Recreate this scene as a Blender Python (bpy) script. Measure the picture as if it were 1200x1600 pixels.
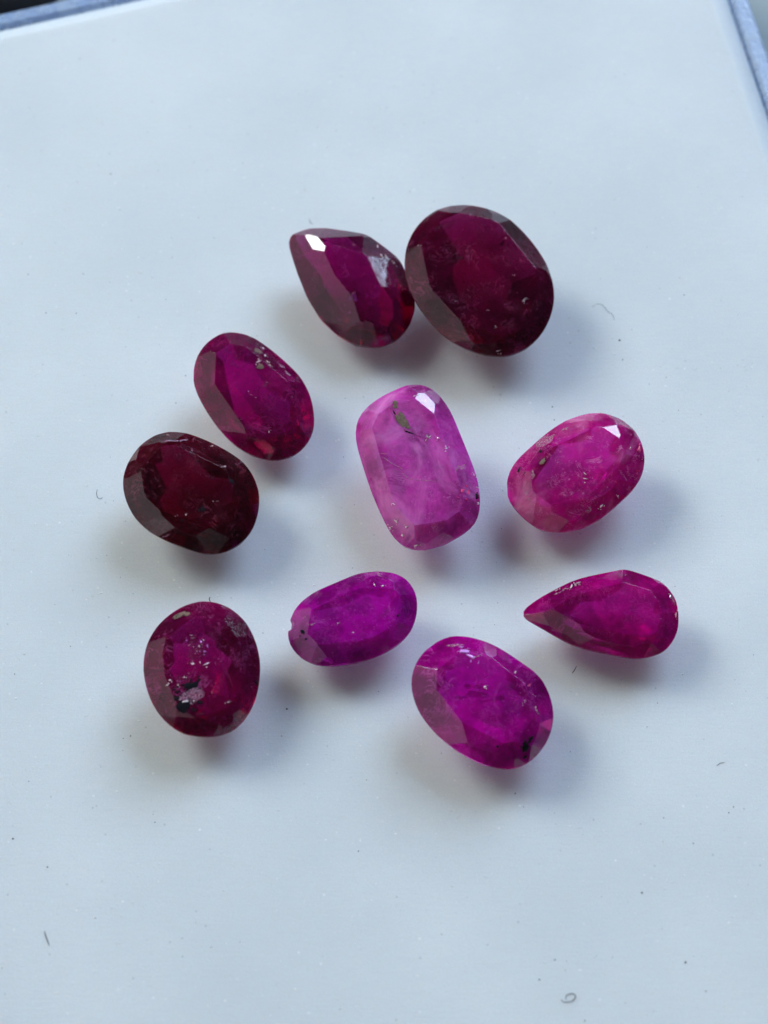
import bpy, bmesh, math, random
from mathutils import Vector, Matrix, noise

# One Blender unit is one millimetre: loose rubies on the white pad of a small clear gem box.
for o in list(bpy.data.objects):
    bpy.data.objects.remove(o)
scene = bpy.context.scene
COL = scene.collection
R = math.radians

# ------------------------------------------------------------------ camera
TILT, DIST = 29.0, 109.375
cam_data = bpy.data.cameras.new('camera')
cam_data.sensor_fit = 'VERTICAL'
cam_data.sensor_height = 24.0
cam_data.sensor_width = 18.0
cam_data.lens = 52.5
cam_data.clip_start = 1.0
cam_data.clip_end = 10000.0
cam = bpy.data.objects.new('camera', cam_data)
COL.objects.link(cam)
cam.location = (0, -DIST * math.sin(R(TILT)), DIST * math.cos(R(TILT)))
cam.rotation_euler = (R(TILT), 0, 0)
scene.camera = cam
cam_data.dof.use_dof = True
cam_data.dof.focus_distance = DIST - 2.5
cam_data.dof.aperture_fstop = 0.038

# ------------------------------------------------------------------ light
world = bpy.data.worlds.new('World')
scene.world = world
world.use_nodes = True
bg = world.node_tree.nodes['Background']
bg.inputs['Color'].default_value = (0.75, 0.86, 1.0, 1)
bg.inputs['Strength'].default_value = 0.022

def lamp(name, direction, dist, w, h, radiance, colour):
    d = Vector(direction).normalized()
    l = bpy.data.lights.new(name, 'AREA')
    l.shape = 'RECTANGLE'
    l.size, l.size_y = w, h
    l.energy = radiance * math.pi * w * h
    l.color = colour
    o = bpy.data.objects.new(name, l)
    COL.objects.link(o)
    o.location = d * dist
    o.rotation_euler = d.to_track_quat('Z', 'Y').to_euler()
    return o
# two windows of the room and the pale wall beside them
LIGHTS = {'A': (-0.66, 0.52, 0.55), 'B': (0.42, 0.74, 0.56)}
lamp('window_light', LIGHTS['A'], 900, 330, 320, 18.4, (0.92, 1.0, 0.95))
lamp('window_light', LIGHTS['B'], 900, 540, 460, 10.5, (0.60, 0.775, 1.02))
lamp('wall_light', (-0.93, -0.16, 0.36), 1000, 1500, 620, .46, (1.0, 0.93, 1.0))
lamp('wall_light', (-0.36, -0.80, 0.50), 1000, 900, 520, 0.30, (1.0, 0.93, 1.0))

scene.view_settings.view_transform = 'Standard'
scene.view_settings.look = 'None'
scene.view_settings.exposure = 0.0
scene.view_settings.gamma = 1.0
cy = scene.cycles
cy.use_denoising = True
cy.max_bounces = 16
cy.transmission_bounces = 14
cy.glossy_bounces = 8
cy.diffuse_bounces = 5
cy.transparent_max_bounces = 12
cy.sample_clamp_indirect = 6.0
cy.blur_glossy = 0.5

# ------------------------------------------------------------------ helpers
def obj(name, mesh, mat=None, parent=None):
    o = bpy.data.objects.new(name, mesh)
    COL.objects.link(o)
    if mat: mesh.materials.append(mat)
    if parent: o.parent = parent
    return o
def tag(o, label=None, cat=None, group=None, kind=None):
    if label: o['label'] = label
    if cat: o['category'] = cat
    if group: o['group'] = group
    if kind: o['kind'] = kind
    return o
class N:
    """small wrapper round a node tree"""
    def __init__(s, name):
        s.m = bpy.data.materials.new(name); s.m.use_nodes = True
        s.t = s.m.node_tree; s.t.nodes.clear()
        s.out = s.t.nodes.new('ShaderNodeOutputMaterial')
    def add(s, kind, **kw):
        n = s.t.nodes.new(kind)
        for k, v in kw.items():
            if k.startswith('_'): setattr(n, k[1:], v)
            else: s.set(n.inputs[k.replace('__', ' ')], v)
        return n
    def set(s, inp, v):
        if isinstance(v, bpy.types.NodeSocket): s.t.links.new(v, inp)
        else: inp.default_value = v
    def noise(s, vec, scale, detail=4.0, rough=0.55, dist=0.0):
        return s.add('ShaderNodeTexNoise', Vector=vec, Scale=scale, Detail=detail, Roughness=rough, Distortion=dist).outputs['Fac']
    def ramp(s, fac, a, b, lo=0.0, hi=1.0):
        n = s.add('ShaderNodeMapRange', Value=fac)
        n.interpolation_type = 'SMOOTHSTEP'
        for k, v in (('From Min', a), ('From Max', b), ('To Min', lo), ('To Max', hi)): s.set(n.inputs[k], v)
        return n.outputs['Result']
    def mix(s, fac, a, b):
        n = s.t.nodes.new('ShaderNodeMix'); n.data_type = 'RGBA'
        s.set(n.inputs['Factor'], fac); s.set(n.inputs['A'], a) if False else None
        s.set(n.inputs[6], a); s.set(n.inputs[7], b)
        return n.outputs[2]
    def math(s, op, a, b=0.0):
        n = s.add('ShaderNodeMath', _operation=op); s.set(n.inputs[0], a); s.set(n.inputs[1], b)
        return n.outputs[0]
    def mapping(s, vec, scale=(1, 1, 1), rot=(0, 0, 0), loc=(0, 0, 0)):
        return s.add('ShaderNodeMapping', Vector=vec, Scale=scale, Rotation=rot, Location=loc).outputs['Vector']
    def coords(s): return s.add('ShaderNodeTexCoord').outputs['Object']
    def bump(s, h, strength, dist):
        return s.add('ShaderNodeBump', Height=h, Strength=strength, Distance=dist).outputs['Normal']
    def surf(s, node, name='BSDF'):
        s.t.links.new(node.outputs[name], s.out.inputs['Surface'])
def c4(c): return (c[0], c[1], c[2], 1.0)

#BEGIN GEM
def clip(faces, n, d):
    """keep the side n.p <= d of a convex solid"""
    res, cut = [], []
    for f in faces:
        s = [n.dot(p) - d for p in f]
        if max(s) <= 1e-7: res.append(f); continue
        if min(s) >= -1e-7: continue
        g = []
        for i, p in enumerate(f):
            q, a, b = f[(i + 1) % len(f)], s[i], s[(i + 1) % len(f)]
            if a <= 0: g.append(p)
            if (a < 0 < b) or (b < 0 < a):
                x = p + (q - p) * (a / (a - b)); g.append(x); cut.append(x)
            elif a == 0: cut.append(p)
        if len(g) > 2: res.append(g)
    uniq = []
    for p in cut:
        if all((p - q).length > 2e-5 for q in uniq): uniq.append(p)
    if len(uniq) > 2:
        c = sum(uniq, Vector()) / len(uniq)
        u = n.orthogonal().normalized(); v = n.cross(u)
        uniq.sort(key=lambda p: math.atan2((p - c).dot(v), (p - c).dot(u)))
        res.append(uniq)
    return res
def gem_faces(g):
    """faceted stone: table, star, main and girdle facets over a girdle of the stone's own outline, pavilion below"""
    rnd = random.Random(g['seed'])
    P = [Vector((x, y, 0)) for x, y in g['outline']]
    n = len(P)
    area = sum(P[i].x * P[(i + 1) % n].y - P[(i + 1) % n].x * P[i].y for i in range(n))
    if area < 0: P.reverse()
    nor = []
    for i in range(n):
        e = P[(i + 1) % n] - P[i - 1]
        nor.append(Vector((e.y, -e.x, 0)).normalized())
    # measure along the girdle: half arc length, half turning
    cum = [0.0]
    per = sum((P[(i + 1) % n] - P[i]).length for i in range(n))
    ang = [abs(nor[i].angle(nor[(i + 1) % n])) for i in range(n)]
    tot = sum(ang)
    for i in range(n):
        cum.append(cum[-1] + 0.5 * (P[(i + 1) % n] - P[i]).length / per + 0.5 * ang[i] / tot)
    def nrm(t):
        t %= 1.0
        for i in range(n):
            if cum[i + 1] >= t:
                k = (t - cum[i]) / max(1e-9, cum[i + 1] - cum[i])
                return nor[i].lerp(nor[(i + 1) % n], k).normalized()
        return nor[0]
    def h(u): return max(u.dot(p) for p in P)
    gt, B = 0.07, 30.0
    faces = []
    for ax in range(3):
        for sgn in (-1, 1):
            u, v = (ax + 1) % 3, (ax + 2) % 3
            q = []
            for a, b in ((-1, -1), (1, -1), (1, 1), (-1, 1)):
                p = [0, 0, 0]; p[ax] = sgn * B; p[u] = a * B; p[v] = b * B
                q.append(Vector(p))
            faces.append(q)
    planes = []
    for u in nor: planes.append((u, h(u)))
    hc, dp = g['hc'], g['depth']
    planes.append((Vector((0, 0, 1)), hc))
    planes.append((Vector((rnd.uniform(-.05, .05), rnd.uniform(-.05, .05), -1)).normalized(), dp))
    nm = g['n']
    off = rnd.random() / nm
    ca, pa = g['ca'], g['pa']
    def slope(u, a, z, sgn, inset=0.0):
        """plane leaning in over the girdle: at height z it stands `inset` inside the outline"""
        s, c = math.sin(R(a)), math.cos(R(a))
        v = Vector((u.x * s, u.y * s, sgn * c))
        p = u * (h(u) - inset) + Vector((0, 0, z))
        planes.append((v, v.dot(p)))
    for i in range(nm):
        t = off + (i + rnd.uniform(-.14, .14)) / nm
        slope(nrm(t), ca + rnd.uniform(-4, 5), gt + rnd.uniform(-.03, .05), 1)
        u = nrm(t + .5 / nm)
        d = (hc - gt) / math.tan(R(ca))
        steep = u.dot(Vector((.85, .53, 0))) > .55 or u.dot(Vector((-.99, .09, 0))) > .6   # star facets shaped steep here to keep window reflections off them
        slope(u, ca * (rnd.uniform(.9, 1.0) if steep else rnd.uniform(.45, .8)), hc, 1, d * rnd.uniform(1.0, 1.3))
        for k in (.25, .75):
            slope(nrm(t + k / nm), ca + rnd.uniform(3, 8), gt + rnd.uniform(-.02, .02), 1)
        tp = off + (i + .3 + rnd.uniform(-.1, .1)) / nm
        slope(nrm(tp), pa + rnd.uniform(-4, 2), -gt + rnd.uniform(-.05, .05), -1)
        slope(nrm(tp + .5 / nm), pa * .62 + rnd.uniform(-4, 4), -dp * rnd.uniform(.68, .78), -1, dp * .62 / math.tan(R(pa)))
        for k in (.25, .75):
            slope(nrm(tp + k / nm), pa + rnd.uniform(8, 14), -gt, -1)
    for v, d in g['cuts']: planes.append((Vector(v), d))
    for v, d in planes: faces = clip(faces, v, d)
    return faces
def faces_to_mesh(name, faces):
    idx, verts, fs = {}, [], []
    for f in faces:
        ids = []
        for p in f:
            k = (round(p.x, 4), round(p.y, 4), round(p.z, 4))
            if k not in idx: idx[k] = len(verts); verts.append(p)
            if not ids or ids[-1] != idx[k]: ids.append(idx[k])
        if len(ids) > 1 and ids[0] == ids[-1]: ids.pop()
        if len(set(ids)) > 2 and len(set(ids)) == len(ids): fs.append(ids)
    me = bpy.data.meshes.new(name)
    me.from_pydata([tuple(v) for v in verts], [], fs)
    bm = bmesh.new(); bm.from_mesh(me)
    bmesh.ops.remove_doubles(bm, verts=bm.verts, dist=2e-3)
    bmesh.ops.recalc_face_normals(bm, faces=bm.faces)
    bm.to_mesh(me); bm.free()
    return me
def tilt_matrix(tx, ty):
    nz = Vector((math.sin(R(tx)), math.sin(R(ty)), 1.0)); nz.z = math.sqrt(1 - nz.x ** 2 - nz.y ** 2)
    x = (Vector((1, 0, 0)) - nz * nz.x).normalized(); y = nz.cross(x)
    return Matrix((x, y, nz)).transposed()
#END GEM

# ------------------------------------------------------------------ materials
def pad_material():
    m = N('white_foam_card')
    co = m.coords()
    fine = m.noise(co, 9.0, 5, .65)
    grain = m.noise(co, 26.0, 3, .7)
    streak = m.noise(m.mapping(co, (0.5, 5.0, 1), (0, 0, R(4))), 1.6, 4, .6)
    blot = m.noise(co, 0.09, 3, .5)
    v = m.math('ADD', m.math('ADD', m.math('MULTIPLY', grain, .12), m.math('MULTIPLY', fine, .05)), m.math('ADD', m.math('MULTIPLY', streak, .022), m.math('MULTIPLY', blot, .07)))
    col = m.mix(m.ramp(v, .105, .18), (.74, .77, .795, 1), (.92, .93, .94, 1))
    vo = m.add('ShaderNodeTexVoronoi', Vector=co, Scale=1.9)
    cell = m.add('ShaderNodeSeparateColor', Color=vo.outputs['Color'])
    spk = m.math('MULTIPLY', m.ramp(vo.outputs['Distance'], .06, .14, 1.0, 0.0), m.math('GREATER_THAN', cell.outputs['Red'], .72))
    col = m.mix(m.math('MULTIPLY', spk, cell.outputs['Green']), col, (.99, .99, .99, 1))
    gry = m.math('MULTIPLY', m.ramp(vo.outputs['Distance'], .05, .12, .35, 0.0), m.math('LESS_THAN', cell.outputs['Red'], .14))
    col = m.mix(gry, col, (.25, .26, .28, 1))
    hgt = m.math('ADD', m.math('MULTIPLY', fine, .5), m.math('MULTIPLY', streak, .3))
    hgt = m.math('ADD', hgt, m.math('MULTIPLY', grain, .35))
    grit = m.ramp(m.noise(co, 3.2, 2, .5), .68, .78)
    hgt = m.math('ADD', hgt, m.math('MULTIPLY', grit, .7))
    b = m.add('ShaderNodeBsdfPrincipled', Base__Color=col, Roughness=.5, Normal=m.bump(hgt, 1.0, .075))
    b.inputs['Specular IOR Level'].default_value = .35
    b.inputs['Subsurface Weight'].default_value = 1.0
    b.inputs['Subsurface Radius'].default_value = (1.0, .85, .75)
    b.inputs['Subsurface Scale'].default_value = 3.0
    m.surf(b)
    return m.m
def plain(name, col, rough, var=.15, scale=.3, metal=0.0, bump=.0, spec=.5):
    m = N(name)
    co = m.coords()
    f = m.noise(co, scale, 5, .6)
    c = m.mix(f, c4([x * (1 - var) for x in col]), c4([min(1, x * (1 + var)) for x in col]))
    b = m.add('ShaderNodeBsdfPrincipled', Base__Color=c, Roughness=rough, Metallic=metal)
    b.inputs['Specular IOR Level'].default_value = spec
    if bump: m.set(b.inputs['Normal'], m.bump(m.noise(co, scale * 8, 4), bump, .1))
    m.surf(b)
    return m.m
def clear_plastic():
    m = N('blue_clear_plastic')
    co = m.coords()
    sc = m.noise(m.mapping(co, (1, 1, .3)), 1.2, 5, .65)
    b = m.add('ShaderNodeBsdfPrincipled', Base__Color=m.mix(m.ramp(sc, .45, .62), (.56, .70, .96, 1), (.66, .79, .98, 1)), Roughness=m.ramp(sc, .3, .7, .12, .4), IOR=1.49)
    b.inputs['Transmission Weight'].default_value = .5
    m.set(b.inputs['Normal'], m.bump(sc, .35, .15))
    m.surf(b)
    return m.m
def ruby_material(name, body, veil, absorb, density, trans, veil_at, flaw, seed, rough=.06, radius=1.0):
    """polished corundum, milky with silk: part clear and absorbing, part cloudy body"""
    m = N(name)
    co = m.mapping(m.coords(), (1, 1, 1), (.3 * seed, .7 * seed, .5 * seed), (seed * 3.1, seed * 1.7, 0))
    cloud = m.noise(co, .42, 5, .62, .6)
    silk = m.noise(m.mapping(co, (.5, 2.6, 1.2), (0, 0, seed)), 1.1, 5, .66, .8)
    v1 = m.ramp(cloud, veil_at, veil_at + .32)
    v2 = m.ramp(silk, .60, .78)
    v = m.math('MAXIMUM', v1, m.math('MULTIPLY', v2, .35))
    ridge = m.math('ABSOLUTE', m.math('SUBTRACT', m.noise(co, .75, 6, .68, 1.2), .5))
    gate = m.ramp(m.noise(m.mapping(co, (1, 1, 1), (0, 0, 0), (9, 4, 2)), .6, 2), .52, .66)
    crack = m.math('MULTIPLY', m.ramp(ridge, .0, .03, 1.0, 0.0), gate)
    ridge2 = m.math('ABSOLUTE', m.math('SUBTRACT', m.noise(m.mapping(co, (1, 1, 1), (0, 0, 0), (3, 8, 1)), 1.7, 6, .72, 1.6), .5))
    gate2 = m.ramp(m.noise(m.mapping(co, (1, 1, 1), (0, 0, 0), (1, 7, 5)), .8, 3), .50, .62)
    crack = m.math('MAXIMUM', crack, m.math('MULTIPLY', m.ramp(ridge2, .0, .022, .8, 0.0), gate2))
    vo = m.add('ShaderNodeTexVoronoi', Vector=co, Scale=4.2)
    cell = m.add('ShaderNodeSeparateColor', Color=vo.outputs['Color']).outputs['Red']
    pin_glint = m.math('MULTIPLY', m.ramp(vo.outputs['Distance'], .08, .15, 1.0, 0.0), m.math('GREATER_THAN', cell, .86))  # pinpoint glints painted in the veil colour
    frost = m.math('MULTIPLY', m.ramp(m.noise(co, 5.5, 6, .78), .50, .70), m.ramp(m.noise(m.mapping(co, (1, 1, 1), (0, 0, 0), (5, 2, 9)), .55, 3), .50, .64))
    v = m.math('MAXIMUM', v, m.math('MULTIPLY', flaw, m.math('MAXIMUM', m.math('MAXIMUM', crack, frost), pin_glint)))
    deep = m.mix(m.ramp(m.noise(co, .38, 4, .6), .36, .62), c4([x * .48 for x in body]), c4([min(.95, x * 1.06) for x in body]))
    mo = m.ramp(m.noise(co, 2.6, 6, .72), .3, .7, .72, 1.12)
    deep = m.add('ShaderNodeVectorMath', _operation='SCALE', Vector=deep, Scale=mo).outputs['Vector']
    col = m.mix(v, deep, c4(veil))
    tr = m.math('MULTIPLY', m.math('SUBTRACT', 1.0, m.math('MULTIPLY', v, .55)), trans)
    fine = m.noise(co, 11.0, 4, .7)
    scr = m.noise(m.mapping(co, (1, 16, 3), (0, 0, seed * 2.0)), 1.5, 3, .6)
    hgt = m.math('ADD', m.math('MULTIPLY', fine, .5), m.math('ADD', m.math('MULTIPLY', scr, .6), m.math('MULTIPLY', m.noise(co, 1.1, 2), 1.6)))
    rg = m.math('ADD', rough, m.math('MULTIPLY', m.ramp(m.noise(co, 1.7, 4, .7), .45, .8), .10))
    bv = m.add('ShaderNodeBevel', _samples=4, Radius=.016).outputs['Normal']
    nrm = m.add('ShaderNodeBump', Height=hgt, Strength=.13, Distance=.04, Normal=bv).outputs['Normal']
    b = m.add('ShaderNodeBsdfPrincipled', Base__Color=col, Roughness=rg, IOR=1.77, Normal=nrm)
    b.inputs['Subsurface Weight'].default_value = 1.0
    b.inputs['Subsurface Radius'].default_value = (1.0, .25, .55)
    b.inputs['Subsurface Scale'].default_value = radius
    g = m.add('ShaderNodeBsdfPrincipled', Base__Color=(1, 1, 1, 1), Roughness=m.math('MULTIPLY', rg, .8), IOR=1.77, Normal=nrm)
    g.inputs['Transmission Weight'].default_value = 1.0
    mx = m.add('ShaderNodeMixShader', Fac=tr)
    m.t.links.new(b.outputs[0], mx.inputs[1]); m.t.links.new(g.outputs[0], mx.inputs[2])
    m.surf(mx, 'Shader')
    a = m.add('ShaderNodeVolumeAbsorption', Color=c4(absorb), Density=density)
    m.t.links.new(a.outputs['Volume'], m.out.inputs['Volume'])
    return m.m

M_PAD = pad_material()
M_PLASTIC = clear_plastic()
M_TABLE = plain('grey_green_tabletop', (.33, .38, .38), .55, .12, .15, bump=.1)
M_DARK = plain('dark_brown_leather', (.018, .012, .014), .6, .3, .6, bump=.3)
M_CRYSTAL = plain('dark_mineral', (.006, .005, .010), .55, .5, 5.0, spec=.12)
M_STAIN = plain('brown_mineral', (.21, .14, .105), .6, .75, 9.0, bump=.6, spec=.3)
M_SPARK = plain('white_glint', (.95, .80, .84), .2, .05, 4.0, metal=.1)  # broken faces and edges, their glint put into the white colour
M_VIOLET = plain('lilac_glint', (.75, .28, .80), .25, .1, 4.0, metal=.1)  # lilac glints of fractures and an inner reflection, put into the colour
M_FIRE = plain('bright_pink_glint', (1.0, .07, .28), .25, .1, 4.0)  # pink flashes of light inside the stones, put into the colour
def feather_material():
    m = N('pale_feather')
    co = m.coords()
    f = m.ramp(m.noise(co, 9.0, 5, .75), .40, .62, .0, .55)
    b = m.add('ShaderNodeBsdfPrincipled', Base__Color=(.55, .27, .40, 1), Roughness=.4)
    m.set(b.inputs['Alpha'], f)
    m.surf(b)
    return m.m
M_FEATHER = feather_material()
M_FIBRE = plain('grey_fibre', (.07, .075, .09), .7, .2, 4.0)
M_DUST = plain('dark_dust', (.07, .07, .08), .8, .4, 4.0)
M_GLITTER = plain('sparkle_grain', (.96, .96, .96), .3, .03, 4.0)  # near white albedo stands in for the sparkle of the grains

# ------------------------------------------------------------------ setting: table, box and pad
def rquad(quad, d, r, seg=10):
    """the quad inset by d, with rounded corners"""
    pts, n = [], len(quad)
    for i in range(n):
        a, b, c = (Vector(quad[(i + k) % n]) for k in (-1, 0, 1))
        e1, e2 = (b - a).normalized(), (c - b).normalized()
        n1, n2 = Vector((-e1.y, e1.x)), Vector((-e2.y, e2.x))
        bis = (n1 + n2).normalized()
        half = bis.dot(n1)
        corner = b + bis * (d / half)
        rr = max(.2, r - d)
        cen = corner + bis * (rr / half)
        a0 = math.atan2(-n1.y, -n1.x); a1 = math.atan2(-n2.y, -n2.x)
        while a1 < a0: a1 += 2 * math.pi
        for k in range(seg + 1):
            t = a0 + (a1 - a0) * k / seg
            pts.append(Vector((cen.x + rr * math.cos(t), cen.y + rr * math.sin(t))))
    return pts
def loops_mesh(name, loops, cap_first=True, cap_last=True, ring=False):
    verts, faces = [], []
    L = len(loops[0])
    for lp in loops: verts += [tuple(p) for p in lp]
    K = len(loops)
    for i in range(K if ring else K - 1):
        j = (i + 1) % K
        for k in range(L):
            faces.append((i * L + k, i * L + (k + 1) % L, j * L + (k + 1) % L, j * L + k))
    if not ring:
        if cap_first: faces.append(tuple(range(L))[::-1])
        if cap_last: faces.append(tuple((K - 1) * L + k for k in range(L)))
    me = bpy.data.meshes.new(name)
    me.from_pydata(verts, [], faces)
    bm = bmesh.new(); bm.from_mesh(me)
    bmesh.ops.recalc_face_normals(bm, faces=bm.faces)
    bm.to_mesh(me); bm.free()
    return me
def at(loop, z): return [Vector((p.x, p.y, z)) for p in loop]

# measurements in millimetres: outlines of the girdles, where each stone lies and what is inside it
PAD = [(17.3255, 41.9322), (-59.4105, 19.314), (-44.7812, -59.3371), (31.9548, -36.7188)]
DARK = [(-62.2308, 31.058), (-19.2147, 38.259), (-29.121, 97.4356), (-72.1371, 90.2345)]
FIBRES = {'curl': ([(7.7222, -24.3013, 0.0334), (7.802, -24.4008, 0.0334), (7.9407, -24.415, 0.0334), (8.1648, -24.3866, 0.0334), (8.3094, -24.2586, 0.0334), (8.3426, -24.1305, 0.0334), (8.2345, -24.045, 0.0334), (8.0664, -24.0593, 0.0334), (7.9369, -24.159, 0.0334), (7.9174, -24.3013, 0.0334)], 0.0234), 'hair': ([(10.697, 12.0354, 0.0225), (11.0024, 12.2338, 0.0225), (11.2613, 12.1346, 0.0225), (11.5065, 11.7583, 0.0225), (11.7268, 11.5607, 0.0225), (11.8096, 11.2452, 0.0225)], 0.0125), 'tick_left': ([(-14.0757, 1.2486, 0.0256), (-14.0914, 0.9961, 0.0256), (-14.0153, 0.78, 0.0256), (-13.8552, 0.7261, 0.0256), (-13.798, 0.816, 0.0256)], 0.0156), 'bent': ([(15.2866, -13.3382, 0.0303), (15.4417, -13.2275, 0.0303), (15.5016, -13.2117, 0.0303), (15.651, -13.18, 0.0303)], 0.0203), 'splinter': ([(-15.0161, -21.2118, 0.035), (-14.9261, -21.4754, 0.035), (-14.7572, -21.8548, 0.035)], 0.025), 'stub': ([(-8.2817, -4.9396, 0.0334), (-8.3493, -4.7686, 0.0334), (-8.3073, -4.6659, 0.0334)], 0.0234), 'pear_fibre': ([(9.0584, -8.3045, 0.0319), (8.9284, -8.5363, 0.0319), (8.8329, -8.6685, 0.0319)], 0.0219), 'whisker': ([(11.3041, 5.5967, 0.0194), (11.1953, 5.3343, 0.0194), (11.0584, 5.1473, 0.0194), (10.9252, 5.0352, 0.0194)], 0.0094), 'wisp': ([(-3.9416, 17.6337, 0.0241), (-3.8703, 17.3847, 0.0241), (-3.7344, 17.3019, 0.0241)], 0.0141)}
SPECKS = [(-14.561, 20.587, 0.045), (-16.768, -16.891, 0.059), (12.01, 10.0, 0.065), (-15.807, 11.648, 0.037), (-17.355, 11.688, 0.034), (-0.576, 18.981, 0.037), (8.506, 5.265, 0.037), (8.438, 6.016, 0.042), (-14.93, 29.813, 0.037), (-16.718, 28.491, 0.034), (-16.26, -14.102, 0.028), (-10.389, -16.093, 0.031), (-15.109, -18.228, 0.042), (11.509, -19.428, 0.048), (13.242, -22.631, 0.062), (14.052, -23.924, 0.034), (8.715, -25.229, 0.042), (7.511, -22.515, 0.042), (6.806, -23.408, 0.042), (-18.46, 14.083, 0.031), (-15.607, 14.124, 0.031), (-10.026, 7.876, 0.037), (-10.437, 6.242, 0.031), (15.488, 12.8, 0.039), (12.113, 8.837, 0.034), (13.949, -17.105, 0.034), (12.195, -11.399, 0.028), (12.695, -15.877, 0.028), (-9.739, 0.465, 0.028), (-4.737, -11.849, 0.031), (-4.529, -10.493, 0.056), (-11.725, -11.849, 0.042), (15.902, -15.351, 0.031), (15.677, -15.63, 0.037), (5.989, -14.697, 0.042), (1.357, 19.401, 0.028), (8.847, 20.035, 0.028), (-9.775, 17.727, 0.028), (5.016, 24.126, 0.028), (-2.346, 27.229, 0.028), (-14.82, -7.262, 0.028), (-1.153, -17.47, 0.031), (2.546, -21.35, 0.028), (-7.617, -21.934, 0.028)]
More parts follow.
